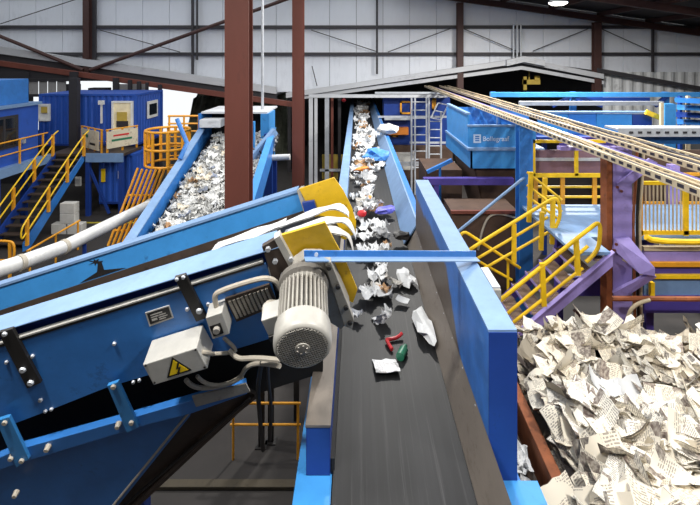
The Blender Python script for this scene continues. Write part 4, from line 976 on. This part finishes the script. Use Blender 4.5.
MB().box(wx(613, YC), wx(632, YC), YC, YC + .05, 0, E - 1.76).build('face_flange', PURPLE, lc)
MB().box(wx(606, YC), wx(611.5, YC), YC - .03, YC + .22, 0, E - 1.76).build('rusty_flange', RUST_WALL, lc)
MB().box(wx(611.5, YC), wx(613, YC), YC + .02, YC + .2, 0, E - 1.76).build('edge_web', BLACK, lc)
for px, m in ((635, RUST_WALL), (638.5, BLACK), (641.5, TAN)):
    MB().tube(smoothpath([at(px, 335, YC + .02), at(px - 1, 260, YC + .02), at(px - 2, 215, YC + .02), at(px + 1, 180, YC + .02), at(px + 2, 152, YC + .02)], 4), .028, 8).build('riser_conduit', m, lc, smooth=True)
MB().slab([at(616, 183, YC - .03), at(648, 158, YC - .03), at(656, 162, YC - .03), at(620, 192, YC - .03)], (0, -.05, 0)).build('knee_brace', PURPLE, lc)
MB().box(4.05, 5.6, YC - .02, YC + .16, E - 1.80, E - 1.73).build('tray_arm', PURPLE, lc)
# bracket below
MB().slab([at(616, 240, YC - .1), at(630, 238, YC - .1), at(655, 268, YC - .45), at(655, 276, YC - .45), at(640, 274, YC - .4), at(614, 250, YC - .1)], (0, .08, 0)).build('bracket_arm', PURPLE, lc)
MB().slab([at(613, 293, YC - .05), at(650, 274, YC - .4), at(657, 277, YC - .4), at(618, 302, YC - .05)], (0, .08, 0)).build('bracket_strut', PURPLE, lc)
MB().slab([at(622, 256, YC - .15), at(648, 272, YC - .3), at(650, 275, YC - .3), at(622, 260, YC - .15)], (0, -.04, 0)).build('bracket_pad', TAN, lc)
for px, py in ((617, 187), (621, 191), (616, 244), (618, 298), (614, 250)):
    p = at(px, py, YC - .1); MB().cyl(p, p + Vector((0, -.03, 0)), .03, n=6).build('bolt', RUST, lc)
pq = thing('swan_neck_pipe', 'brown conduit with a curved end at the foot of the purple-lit column', 'pipe', at(620, 300, 9))
MB().tube(smoothpath([at(612, 298.5, 8.9), at(640, 298.5, 8.9), at(720, 299, 8.9)], 3), .05, 8).build('straight_run', RUST_WALL, pq, smooth=True)
MB().tube(smoothpath([at(650, 300, 8.8), at(634, 303, 8.8), at(626, 320, 8.8), at(625, 345, 8.8)], 5), .035, 8).build('bend', TAN, pq, smooth=True)

# ================================================================== RIGHT: platform, stair and yellow rails
ZF = E - 3.62
pf = thing('sorting_platform', 'blue floored steel platform with purple-lit beams behind the paper heap', 'platform', (7, 10, 0))
MB().box(4.1, 12.0, 9.55, 11.7, ZF - .06, ZF).build('deck', BLUE_TOP, pf)
MB().box(4.1, 4.78, 8.8, 9.55, ZF - .06, ZF).build('deck', BLUE_TOP, pf)
def fbx(nm, px0, px1, py0, py1, Y, m, d=.12): return MB().box(wx(px0, Y), wx(px1, Y), Y, Y + d, wz(py1, Y), wz(py0, Y)).build(nm, m, pf)
fbx('edge_strip', 644, 760, 247, 251, 9.45, TAN, .1); fbx('edge_beam', 644, 760, 251.5, 262, 9.48, PURPLE, .1)
fbx('edge_strip', 644, 760, 262.5, 267, 9.42, YELLOW_OR, .15); fbx('edge_beam', 644, 760, 267.5, 275, 9.48, PURPLE_DK, .1)
fbx('yellow_strip', 644, 760, 275.5, 279, 9.40, YELLOW, .15); fbx('blue_panel', 644, 760, 279.5, 296, 9.46, BLUE_TOP, .1)
fbx('bottom_beam', 644, 760, 296.5, 313, 9.40, PURPLE_DK, .2)
fbx('stair_head_beam', 560, 606, 278, 296, 10.2, PURPLE_DK, .2)
for px, Y in ((650, 9.7), (745, 9.7), (560, 11.4)):
    MB().box(wx(px, Y) - .08, wx(px, Y) + .08, Y, Y + .16, 0, ZF - .06).build('leg', PURPLE_DK, pf)
MB().beam(at(575, 310, 10.3), at(606, 345, 10.3), .1, .1).build('knee_brace', RUST_DK, pf)
fbx('yellow_stub', 651, 655, 283, 297, 9.3, YELLOW, .08)
# barred gate
gg = thing('barred_gate', 'yellow framed gate of thin upright bars at the right', 'gate', at(670, 243, 9.35))
def gx(nm, px0, px1, py0, py1, m, Y=9.6, d=.05): return MB().box(wx(px0, Y), wx(px1, Y), Y, Y + d, wz(py1, Y), wz(py0, Y)).build(nm, m, gg)
gx('top_rail', 640, 748, 181.5, 185, YELLOW); gx('bottom_rail', 640, 748, 231, 235, YELLOW); 
gx('post', 684, 689, 182, 236, YELLOW); gx('post', 639, 643, 182, 236, YELLOW_OR); gx('post', 744, 748, 182, 236, YELLOW)
for i in range(25):
    px = 645.5 + i * 3.9
    if abs(px - 686.5) > 4: gx('upright_bar', px, px + 1.1, 185, 231, TAN, 9.61, .025)
p0, p1 = at(646, 242, 9.3), at(735, 242, 9.3)
MB().tube(smoothpath([p0 + Vector((0, 0, .1)), p0, p1, p1 + Vector((0, 0, .1))], 3), .06, 8).build('kick_tube', YELLOW, gg, smooth=True)
# rear guard: framed panel and rails
rg = thing('framed_guard_rail', 'tall yellow guard frame with dusky infill at the back of the platform', 'guard', at(570, 205, 11.6))
YG = 11.65
def rx(nm, px0, px1, py0, py1, m, Y=YG, d=.05): return MB().box(wx(px0, Y), wx(px1, Y), Y, Y + d, wz(py1, Y), wz(py0, Y)).build(nm, m, rg)
rx('top_rail', 533, 606, 140, 143, YELLOW); rx('lower_rail', 533, 606, 173.5, 177.5, YELLOW); rx('frame_post', 532, 535.5, 140, 178, YELLOW); rx('frame_post', 575, 578.5, 140, 176, YELLOW)
rx('infill', 536, 606, 150, 173, mat('dusky_sheet', (120, 92, 104), .6, dirt=.5, dirt_rgb=(70, 56, 60), scale=2), YG + .3, .03)
rx('infill_band', 536, 606, 158, 161, GALV, YG + .26, .03)
for px in (536, 563, 595): rx('toe_post', px - 2, px + 2, 177, 205, YELLOW_OR, YG + .05)
for py in (187, 197): rx('mid_rail', 533, 606, py - 1, py + 1, YELLOW, YG + .08, .04)
rx('top_rail', 606, 700, 173, 176, YELLOW_OR, YG + .1); rx('mid_rail', 645, 665, 202, 205, YELLOW_OR, YG + .1); rx('mid_rail', 680, 700, 202, 205, YELLOW_OR, YG + .1)
rx('rear_post', 670, 680, 165, 240, PURPLE, YG + .2, .15); rx('dark_sheet', 606, 760, 150, 240, BROWN, YG + .6, .05)
rx('dark_sheet', 525, 606, 176, 206, BLACK, YG + .9, .05)
# stair: runs up to the right
rs = thing('platform_stair', 'purple-lit stair with grating treads and yellow rails climbing to the platform', 'stairs', (3, 9.3, 0))
ya, yb = 8.82, 9.5
sa, sb = at(470, 373, 8.8), at(613, 252, 8.8)
dirs = (sb - sa).normalized(); dn = Vector((0, 0, -.30))
MB().slab([sa, sb, sb + dn * .9, sa + dn * .9], (0, .05, 0)).build('stringer', PURPLE, rs)
MB().slab([sa + Vector((0, -.06, 0)), sb + Vector((0, -.06, 0)), sb + Vector((0, .05, 0)), sa + Vector((0, .05, 0))], (0, 0, .02)).build('stringer_cap', PURPLE, rs)
MB().slab([sa + Vector((0, 1.22, 0)), sb + Vector((0, 1.22, 0)), sb + Vector((0, 1.22, 0)) + dn, sa + Vector((0, 1.22, 0)) + dn], (0, .05, 0)).build('stringer', PURPLE_DK, rs)
nt_ = 9
for i in range(nt_):
    f = (i + .5) / nt_; p = sa.lerp(sb, f); o = MB(); o.box(p.x - .17, p.x + .14, 8.86, 10.02, p.z - .07, p.z - .03)
    tr_ = o.build('tread', GRATING, rs)
    g = MB()
    for k in range(7): g.box(p.x - .165 + k * .045, p.x - .15 + k * .045, 8.87, 10.01, p.z - .03, p.z - .024)
    for k in range(20): g.box(p.x - .165, p.x + .135, 8.88 + k * .058, 8.892 + k * .058, p.z - .03, p.z - .0245)
    g.build('tread_bars', RUST_DK, tr_)
    MB().box(p.x - .175, p.x - .165, 8.86, 10.02, p.z - .075, p.z + .0 - .02).build('nosing', PURPLE, rs)
def srail(Y, pts, posts, lows):
    MB().tube(smoothpath([at(a, b, Y) for a, b in pts], 5), .038, 8).build('handrail', YELLOW, rs, smooth=True)
    for a, b, c, d in posts: MB().beam(at(a, b, Y), at(c, d, Y), .06, .09).build('rail_post', YELLOW, rs)
    for lo in lows: MB().tube([at(a, b, Y) for a, b in lo], .03, 8).build('mid_rail', YELLOW, rs, smooth=True)
srail(8.78, [(480, 317), (505, 296), (590, 228), (600, 221), (600, 236), (598, 252), (586, 262)], [(544, 306, 542, 263), (578, 275, 576, 240)], [[(495, 300 + 24), (588, 246)], [(505, 314 + 15), (583, 268)]])
srail(10.08, [(462, 255), (470, 249), (545, 203), (556, 197), (560, 205), (560, 222), (552, 232)], [(514, 262, 514, 224), (552, 244, 553, 200), (541, 250, 542, 212)], [[(468, 264), (548, 217)], [(476, 273), (552, 230)]])
MB().box(sa.x - 1.0, sa.x + .06, 8.8, 10.1, sa.z - .25, sa.z - .2).build('landing', GRATING, rs)
for X, Y in ((sa.x - .9, 8.9), (sa.x - .9, 9.75), (sa.x, 8.9), (sa.x, 9.75)):
    MB().box(X - .05, X + .05, Y - .05, Y + .05, 0, sa.z - .25).build('landing_leg', PURPLE_DK, rs)
# second short rail behind the far handrail, descending to the right
r2 = thing('hand_rail', 'yellow rail slanting down beside the blue upright', 'railing', at(545, 200, 11.2))
for k, (dx, dy) in enumerate(((0, 0), (0, 13), (0, 24))):
    MB().tube([at(527, 172 + dy, 11.1), at(562, 200 + dy * .9, 10.6)], .03, 8).build('rail', YELLOW, r2, smooth=True)
for a, b, c in ((531, 172, 222), (545, 178, 230)): MB().beam(at(a, b, 11.0), at(a - 2, c, 11.0), .07, .1).build('post', YELLOW, r2)
r3 = thing('hand_rail', 'low yellow rail crossing behind the stair, by the brown bin', 'railing', at(470, 250, 10.4))
MB().tube(smoothpath([at(459, 262, 10.3), at(458, 238, 10.3), at(464, 231, 10.3), at(472, 236, 10.3), at(520, 268, 10.3)], 4), .035, 8).build('rail', YELLOW, r3, smooth=True)
MB().tube([at(462, 252, 10.3), at(512, 280, 10.3)], .03, 8).build('rail', YELLOW, r3, smooth=True)
for px, py in ((459, 240), (508, 260)):
    p = at(px, py, 10.3); MB().cyl((p.x, 10.3, 0), p, .03, n=8).build('post', YELLOW, r3, smooth=True)
# brown bins and blue sill beams behind
bn = thing('brown_bin', 'brown steel bin with pale bent rim behind the stair', 'bin', (3.3, 12.2, 0))
MB().box(wx(452, 12.2), wx(519, 12.2), 12.2, 13.4, 0, wz(212, 12.2)).build('body', BROWN, bn)
MB().tube(smoothpath([at(478, 250, 12.15), at(483, 222, 12.15), at(496, 211, 12.15), at(516, 218, 12.15)], 5), .03, 6).build('rim', CONDUIT, bn, smooth=True)
MB().box(wx(451, 12.1), wx(520, 12.1), 12.1, 12.2, wz(214, 12.1), wz(211, 12.1)).build('rim_bar', RUST, bn)
sbm = thing('sill_beam', 'purple-lit blue sill beam crossing between belt and stair', 'beam', (2.6, 12.6, 0))
MB().box(wx(428, 12.7) , wx(524, 12.7), 12.7 + .8, 12.9 + .8, wz(193, 12.7), wz(186, 12.7)).build('beam', PURPLE_DK, sbm)
for px in (436, 520): MB().box(wx(px, 13.6) - .07, wx(px, 13.6) + .07, 13.52, 13.68, 0, wz(193, 12.7)).build('leg', PURPLE_DK, sbm)
dkb = MB(); dkb.box(wx(426, 15.2), wx(462, 15.2), 15.2, 17.0, 0, wz(170, 15.2)); tag(dkb.build('dark_bin', BROWN), 'dark brown bin under the left side of the hopper', 'bin')
dg = MB(); q = at(455, 234, 10.9); dg.tube([(q.x, q.y, 0), (q.x, q.y, q.z - .1), q, at(521, 180, 11.3), at(524, 178, 11.6)], .035, 8); tag(dg.build('brace_rod', BLUE_TOP, smooth=True), 'pale blue slanted rod leaning to the blue upright', 'rod')
lbx = MB(); lbx.beam(at(427, 172, 14.5), at(452, 160, 14.5), .12, .1); lbx.cyl(at(440, 166, 14.5), (at(440, 166, 14.5).x, 14.5, 0), .04, n=8); tag(lbx.build('blue_strut', BLUE), 'short blue strut beside the scaffold foot', 'strut')

# ================================================================== PAPER: sheets, wads, heaps
rng = random.Random(21)
def sheet_mesh(name, w_, h_, seed, curl, mats):
    r = random.Random(seed); nx, ny = 5, 6; vs = []; ax = r.uniform(0, 3.14); fold = r.uniform(.3, .7); fa = r.uniform(-.5, .5)
    for j in range(ny + 1):
        for i in range(nx + 1):
            u, v = i / nx - .5, j / ny - .5
            t = u * math.cos(ax) + v * math.sin(ax)
            z = curl * (t * t) * 1.6 * w_ + .10 * w_ * noise.noise(Vector((u * 4 + seed, v * 4, seed * .7)))
            if v > fold - .5: z += fa * (v - fold + .5) * h_
            vs.append((u * w_ + .03 * w_ * noise.noise(Vector((v * 5, seed, 0))), v * h_ + .03 * h_ * noise.noise(Vector((u * 5, seed, 4))), z))
    # sheets are folded sections: two layers give them a thickness
    n0 = len(vs); vs += [(a, b, c - .008) for a, b, c in vs]
    q = [(j * (nx + 1) + i, j * (nx + 1) + i + 1, (j + 1) * (nx + 1) + i + 1, (j + 1) * (nx + 1) + i) for j in range(ny) for i in range(nx)]
    fs = q + [tuple(n0 + k for k in reversed(f)) for f in q]
    me = bpy.data.meshes.new(name); me.from_pydata(vs, [], fs); uv = me.uv_layers.new(name='page')
    for p in me.polygons:
        for li, vi in zip(p.loop_indices, p.vertices):
            k = vi % n0; uv.data[li].uv = ((k % (nx + 1)) / nx, (k // (nx + 1)) / ny)
        p.use_smooth = True
    for m in mats: me.materials.append(m)
    return me
def wad_mesh(name, seed, mt, sq=(1, 1, .5), jag=.55):
    bm = bmesh.new(); bmesh.ops.create_icosphere(bm, subdivisions=2, radius=.5)
    for v in bm.verts:
        k = 1 + jag * noise.noise(v.co * 3.1 + Vector((seed * 3.3, 0, 0))) + jag * .7 * noise.noise(v.co * 7 + Vector((0, seed * 1.7, 0)))
        v.co *= k; v.co = Vector((v.co.x * sq[0], v.co.y * sq[1], v.co.z * sq[2]))
    zmin = min(v.co.z for v in bm.verts)
    for v in bm.verts: v.co.z -= zmin
    me = bpy.data.meshes.new(name); bm.to_mesh(me); bm.free(); me.materials.append(mt); return me
SHEETS = [sheet_mesh('sheet', *( (.30, .40), (.34, .46), (.26, .36), (.40, .30), (.22, .30))[i % 5], i + 1, (-.5, .3, .7, -.25, .1, 1.0)[i % 6], [PAPER]) for i in range(18)]
WADS = [wad_mesh('wad', i, (SCRAP, SCRAP, SCRAP, SCRAP_G, SCRAP, SCRAP_B)[i % 6], (1, .7 + .3 * (i % 3) / 2, .35 + .1 * (i % 4))) for i in range(14)]
WHITE_SHEETS = [sheet_mesh('scrap_sheet', .3, .36, i + 50, (.8, -.6, .4, 1.1)[i % 4], [SCRAP]) for i in range(6)]
def scrap_mesh(name, seed, mt):
    r = random.Random(seed + 300); n = 6; vs = []; asp = r.uniform(.55, 1.0)
    for j in range(n + 1):
        for i in range(n + 1):
            u, v = i / n - .5, j / n - .5
            rag = 1 - .35 * max(0, noise.noise(Vector((u * 5, v * 5, seed * 2.1)))) * (abs(u) + abs(v))
            z = .30 * noise.noise(Vector((u * 2.6 + seed * 5, v * 2.6, 1))) + .16 * noise.noise(Vector((u * 7, v * 7, seed * 3.1))) + r.choice((.5, -.2, .8)) * u * u
            vs.append((u * rag, v * asp * rag, z))
    zm = min(v[2] for v in vs); vs = [(a, b, c - zm) for a, b, c in vs]; n0 = len(vs); vs += [(a, b, c - .012) for a, b, c in vs]
    q = [(j * (n + 1) + i, j * (n + 1) + i + 1, (j + 1) * (n + 1) + i + 1, (j + 1) * (n + 1) + i) for j in range(n) for i in range(n)]
    me = bpy.data.meshes.new(name); me.from_pydata(vs, [], q + [tuple(n0 + k for k in reversed(f)) for f in q]); me.materials.append(mt); return me
SCRAPS = [scrap_mesh('scrap', i, (SCRAP, SCRAP, SCRAP, SCRAP_G, SCRAP, SCRAP, SCRAP, SCRAP, SCRAP_B)[i % 9]) for i in range(18)]
TINTS = [SCRAP_G, mat('beige_card', (206, 196, 178), .7), SCRAP, mat('blue_grey_card', (150, 158, 176), .7), SCRAP, SCRAP_B, mat('dull_white_paper', (206, 206, 204), .7)]
SCRAPS_M = [scrap_mesh('scrap', i + 40, TINTS[i % 7]) for i in range(21)]
def put(me, name, loc, rot, sc, label, cat, group):
    o = bpy.data.objects.new(name, me); COL.objects.link(o); o.location = loc; o.rotation_euler = rot; o.scale = (sc,) * 3 if isinstance(sc, (int, float)) else sc
    return tag(o, label, cat, group)

# bunker for the newspapers
bw = thing('paper_bunker', 'rusty steel bunker that holds the heap of newspapers', 'bunker', (4.6, 5.6, 0))
MB().slab([(2.06, 3.3, 0), (2.06, 3.3, 2.62), (2.12, 7.5, 2.62), (2.12, 7.5, 0)], (.13, 0, 0)).build('side_wall', RUST_WALL, bw, bevel=.01)
MB().box(2.25, 8.0, 7.5, 7.6, 0, 2.45).build('rear_wall', RUST_WALL, bw)
MB().box(7.9, 8.0, 3.3, 7.5, 0, 2.6).build('side_wall', RUST_WALL, bw)
for Y in (3.6, 4.9, 6.2, 7.3):
    MB().box(1.98, 2.06, Y - .05, Y + .05, 0, 2.5).build('rib', RUST_DK, bw)
def heap_z(X, Y):
    e = min(1, (X - 2.2) / .5)
    return 2.52 + .22 * e + .10 * (X - 2.2) / 3 + .20 * noise.noise(Vector((X * .9, Y * .9, 5))) + .10 * noise.noise(Vector((X * 2.3, Y * 2.3, 2))) - .10 * max(0, (4.6 - Y))
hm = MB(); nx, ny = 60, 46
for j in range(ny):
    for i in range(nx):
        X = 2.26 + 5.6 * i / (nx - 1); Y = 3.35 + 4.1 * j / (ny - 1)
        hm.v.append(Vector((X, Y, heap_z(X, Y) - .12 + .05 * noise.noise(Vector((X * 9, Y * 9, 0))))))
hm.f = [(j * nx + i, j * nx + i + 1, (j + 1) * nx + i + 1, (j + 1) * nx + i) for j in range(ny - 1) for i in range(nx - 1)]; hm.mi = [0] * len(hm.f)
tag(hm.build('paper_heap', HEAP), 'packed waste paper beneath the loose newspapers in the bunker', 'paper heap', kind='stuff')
# loose sheets that nobody could count, joined
def joined_sheets(name, n, pos, smin, smax, label, cat, meshes, mt, tilt=.7):
    vs, fs, uvs = [], [], []
    for k in range(n):
        me = rng.choice(meshes); loc, nrm = pos(k); s_ = rng.uniform(smin, smax)
        M = Matrix.Translation(loc) @ Matrix.Rotation(rng.uniform(-tilt, tilt), 4, 'X') @ Matrix.Rotation(rng.uniform(-tilt, tilt), 4, 'Y') @ Matrix.Rotation(rng.uniform(0, 6.28), 4, 'Z') @ Matrix.Scale(s_, 4)
        o = len(vs); vs += [tuple(M @ v.co) for v in me.vertices]; fs += [tuple(o + i for i in p.vertices) for p in me.polygons]
        if me.uv_layers: uvs += [tuple(d.uv) for d in me.uv_layers[0].data]
    m2 = bpy.data.meshes.new(name); m2.from_pydata(vs, [], fs); m2.materials.append(mt)
    if uvs:
        u = m2.uv_layers.new(name='page')
        for d, c in zip(u.data, uvs): d.uv = c
    ob = bpy.data.objects.new(name, m2); COL.objects.link(ob); return tag(ob, label, cat, kind='stuff')
def rnd_heap(k):
    X, Y = rng.uniform(2.35, 7.6), rng.uniform(3.5, 7.4); return Vector((X, Y, heap_z(X, Y) - rng.uniform(.0, .10))), None
joined_sheets('buried_newspaper', 900, rnd_heap, .5, 1.1, 'tangle of half buried newspaper sheets in the bunker', 'newspapers', SHEETS, PAPER_D, .55)
def zone(Y):
    if Y < 4.9: return 'loose printed newspaper sheet at the front of the heap, lowest in the picture', 'newspaper', 'newspapers at the front of the heap'
    if Y < 6.2: return 'loose printed newspaper sheet in the middle of the heap', 'newspaper', 'newspapers in the middle of the heap'
    return 'loose printed newspaper sheet along the back of the heap, below the stair and platform', 'newspaper', 'newspapers along the back of the heap'
for k in range(290):
    f = rng.random(); Y = 3.75 + 3.65 * f; X = rng.uniform(2.36, min(7.6, 2.4 + (Y * 343 / F - 2.4) * 1.08))
    z = heap_z(X, Y) + rng.uniform(.0, .10)
    put(rng.choice(SHEETS), 'newspaper', (X, Y, z), (rng.gauss(-.08, .26), rng.gauss(0, .26), rng.uniform(0, 6.28)), rng.uniform(.8, 1.25) * (1.25 if Y < 5.5 else 1), *zone(Y))
# a few sheets that stand out
for (px, py, Y, rz, sc, l) in ((575, 465, 4.55, .5, 1.35, 'large flat newspaper with dark headline at the front of the heap'), (636, 378, 5.9, .2, 1.2, 'bright blank white sheet in the middle of the heap'), (602, 376, 6.0, 1.2, 1.0, 'dark edged newspaper beside the blank sheet'), (650, 445, 4.8, 1.0, 1.2, 'folded newspaper with headline left of the yellowed sheet')):
    p = at(px, py, Y); p.z = heap_z(p.x, p.y) + .16
    put(WHITE_SHEETS[0] if 'blank' in l else SHEETS[4 if sc > 1.3 else 9], 'newspaper', p, (.25, -.05, rz), sc * (1.5 if sc > 1.3 else 1), l, 'newspaper', None)

# litter in the slot between the belt wall and the bunker
slot = MB(); slot.box(1.40, 2.04, 3.3, 7.5, 2.28, 2.34); slot.box(1.45, 1.53, 3.5, 3.6, 0, 2.28); slot.box(1.9, 1.97, 7.2, 7.3, 0, 2.28)
tag(slot.build('spill_ledge', SOOT), 'grimy ledge between the belt wall and the newspaper bunker', 'ledge')
for k in range(48):
    X, Y = rng.uniform(1.5, 1.92), rng.uniform(3.5, 6.6)
    put(rng.choice(SCRAPS), 'litter', (X, Y, 2.345 + rng.uniform(0, .06)), (rng.uniform(-.3, .3), rng.uniform(-.3, .3), rng.uniform(0, 6.28)), rng.uniform(.18, .36), 'scrap of litter on the ledge between belt wall and bunker', 'litter', 'litter on the spill ledge')

# scraps on the main belt
BL = 'white paper scrap riding in the crowd on the long belt'
for k in range(150):
    f = rng.random(); Y = 9.0 + 27 * f ** 1.25
    X = .30 + rng.gauss(0, .20); X = max(-.08, min(.78, X)); hgt = .22 * max(0, 1 - abs(X - .33) / .5) * rng.random()
    me = rng.choice(SCRAPS)
    s_ = rng.uniform(.22, .38) if Y < 18 else rng.uniform(.32, .55)
    put(me, 'paper_scrap', (X, Y, ZB + .03 + hgt), (rng.gauss(0, .35), rng.gauss(0, .35), rng.uniform(0, 6.28)), s_, BL, 'paper scrap', 'paper scraps on the long belt')
for k in range(26):
    Y = rng.uniform(5.7, 9.2); X = max(-.02, min(.7, .30 + rng.gauss(0, .16) + (.1 if Y < 6 else 0)))
    me = rng.choice(SCRAPS); s_ = rng.uniform(.14, .32)
    put(me, 'paper_scrap', (X, Y, ZB + .02 + rng.random() * .05), (rng.gauss(0, .3), rng.gauss(0, .3), rng.uniform(0, 6.28)), s_, 'white paper scrap on the long belt near the angle bar', 'paper scrap', 'paper scraps near the angle bar')
def onbelt(px, py, dz=0.012):
    Y = F * 3.47 / (py - CY); return Vector(((px - CX) * Y / F, Y, ZB + dz))
put(sheet_mesh('leaflet', .34, .36, 77, .02, [LEAFLET]), 'leaflet', onbelt(386, 368, .05), (.0, .04, .12), .80, 'flat white leaflet on the black belt, nearest the camera', 'leaflet', None)
put(WHITE_SHEETS[1], 'paper_scrap', onbelt(378, 321, .05), (0, 0, .5), .42, 'small square white scrap on the belt below the angle bar', 'paper scrap', None)
put(WHITE_SHEETS[2], 'paper_scrap', onbelt(402, 305, .05), (0, 0, 1.1), .5, 'curled white scrap on the belt just below the angle bar', 'paper scrap', None)
put(wad_mesh('film', 33, SCRAP, (1, 1.3, .5), .7), 'plastic_film', (1.32, 19.5, ZB + .38), (0, 0, .4), .8, 'white film caught on the right edge of the far belt', 'plastic film', None)
film = wad_mesh('film', 91, SCRAP, (.55, 2.1, .42), .75)
put(film, 'plastic_film', onbelt(424, 332), (0, 0, .12), .36, 'long crumpled white plastic film on the right of the belt', 'plastic film', None)
put(wad_mesh('film', 95, SCRAP, (.6, 1.5, .5), .8), 'plastic_film', onbelt(406, 283), (0, 0, .2), .36, 'crumpled white film in the middle of the belt below the bar', 'plastic film', None)
clip = MB(); c0 = onbelt(392, 352, .03); c1_ = onbelt(388, 342, .03); c2_ = onbelt(399, 340, .03); c3_ = onbelt(402, 338, .06)
clip.tube(smoothpath([c0, onbelt(386, 344, .05), c1_, c2_, c3_], 3), .022, 8); tag(clip.build('red_hook', RED, smooth=True), 'red plastic hook lying on the belt', 'hook')
bt = MB(); q = onbelt(402, 358, .05); bt.cyl(q + Vector((-.03, -.06, 0)), q + Vector((.03, .08, 0)), .05, n=14); bt.cyl(q + Vector((.03, .08, 0)), q + Vector((.045, .12, 0)), .05, .025, 14); bt.cyl(q + Vector((.045, .12, 0)), q + Vector((.055, .15, 0)), .026, n=12)
tag(bt.build('green_bottle', GREEN, smooth=True), 'small dark green bottle beside the red hook', 'bottle')
for (px, py, me, s_, l, c, nm) in ((401, 246, wad_mesh('lump', 5, BLACK, (1, .8, .6)), .30, 'black lump of rubber on the belt just beyond the bar', 'lump', 'rubber_lump'), (385, 219, wad_mesh('bag', 8, VIOLETBAG, (1.2, .6, .4)), .42, 'violet blue plastic bag among the scraps', 'bag', 'plastic_bag'), (376, 163, wad_mesh('bag', 12, BLUEBAG, (1.2, 1, .5)), .75, 'bright blue plastic bag halfway down the belt', 'bag', 'plastic_bag'), (364, 175, wad_mesh('box', 15, ORANGE, (1.4, .6, .35)), .45, 'orange carton on the belt just before the blue bag', 'carton', 'carton'), (362, 222, wad_mesh('tin', 18, RED, (1, .8, .8), .15), .20, 'red tin among the scraps by the yellow cheek plate', 'tin', 'tin'), (367, 205, wad_mesh('box', 22, ORANGE, (1.2, .7, .4)), .26, 'small orange wrapper beside the violet bag', 'wrapper', 'wrapper')):
    p = onbelt(px, py, .10); put(me, nm, p, (0, 0, rng.uniform(0, 1)), s_, l, c, None)

# sheets tumbling over the head of the inclined conveyor
def drape(pxs, y0, y1, m, label):
    b = MB(); P = [at(a, c, (y0 + y1) / 2) for a, c in pxs]; P = smoothpath(P, 4); n = len(P); vs = []
    for s_, Yy in ((0, y0), (1, (y0 + y1) / 2), (2, y1)):
        for i, p in enumerate(P): vs.append(p + Vector((0, Yy - (y0 + y1) / 2, .010 * math.sin(i * 1.1 + s_ * 2))))
    fs = [(s_ * n + i, s_ * n + i + 1, (s_ + 1) * n + i + 1, (s_ + 1) * n + i) for s_ in range(2) for i in range(n - 1)]
    vs2 = [v - Vector((0, 0, .012)) for v in vs]; b.add(vs + vs2, fs + [tuple(len(vs) + k for k in reversed(f)) for f in fs])
    tag(b.build('draped_sheet', m, smooth=True), label, 'paper', 'sheets draped over the conveyor head')
drape([(262, 232), (300, 218), (325, 207), (345, 206), (349, 214)], 5.05, 5.25, SCRAP, 'long white sheet nearest the far yellow cheek plate')
drape([(285, 232), (315, 222), (338, 218), (352, 223), (356, 236)], 4.8, 4.98, SCRAP, 'white sheet curling over the drum in the middle')
drape([(300, 232), (325, 228), (345, 231), (353, 243), (354, 256)], 4.55, 4.7, SCRAP_G, 'greyish sheet hanging over the drum by the near cheek plate')
drape([(215, 246), (245, 236), (268, 228), (285, 222)], 4.75, 5.0, SCRAP, 'pale sheet lying flat on the inclined belt')

# paper on the climbing conveyor
def rnd_pc(k):
    Y = rng.uniform(10.9, 16.6); X = rng.uniform(-4.95, -2.85); return Vector((X, Y, psurf(X, Y) + rng.uniform(.06, .14))), None
joined_sheets('shredded_paper', 900, rnd_pc, .15, .34, 'layer of shredded paper on the climbing blue conveyor', 'shredded paper', SCRAPS, TINTS[6], .5)
for k in range(105):
    Y = rng.uniform(10.9, 16.4); X = rng.uniform(-4.95, -2.85); me = rng.choice(SCRAPS_M)
    s_ = rng.uniform(.16, .34)
    put(me, 'paper_scrap', (X, Y, psurf(X, Y) + .14 + rng.random() * .1), (rng.gauss(.25, .3), rng.gauss(0, .3), rng.uniform(0, 6.28)), s_, 'paper scrap on top of the heaped climbing conveyor', 'paper scrap', 'paper scraps on the climbing conveyor')

# yellow barrier on the floor under the incline and the posts beside it
railing('floor_barrier', 'yellow barrier on the floor below the inclined conveyor', 'railing', ((-2.25, 8.3, 0), (-1.0, 8.3, 0)), h=1.0, levels=(.62,), n_posts=2, r=.022, m=YELLOW_OR)
for px, Y, l in ((261.5, 8.6, 'leftmost dark slim post under the motor'), (271, 8.7, 'middle dark slim post under the motor'), (296.5, 9.2, 'dark slim post close to the left rail of the belt')):
    m_ = MB(); X = wx(px, Y); m_.box(X - .05, X + .05, Y - .05, Y + .05, 0, 3.0); m_.box(X - .1, X + .1, Y - .1, Y + .1, 0, .02); tag(m_.build('slim_post', BLACK), l, 'post', 'slim posts below the motor')
tag(MB().box(-3.6, -.75, 7.7, 7.85, 0, .06).build('kerb', mat('worn_kerb', (72, 64, 50), .8, dirt=.6, dirt_rgb=(50, 44, 38), scale=4), bevel=.01), 'worn concrete kerb on the dark floor under the incline', 'kerb')

jb = thing('junction_box', 'small grey box bolted to the outer top of the high blue wall', 'box', (1.42, 5.0, E - 2.45))
MB().box(1.337, 1.43, 4.62, 5.1, E - 2.46, E - 2.27).build('housing', GREY, jb, bevel=.012)
MB().box(1.345, 1.425, 4.64, 5.08, E - 2.27, E - 2.255).build('lid', GALV, jb)
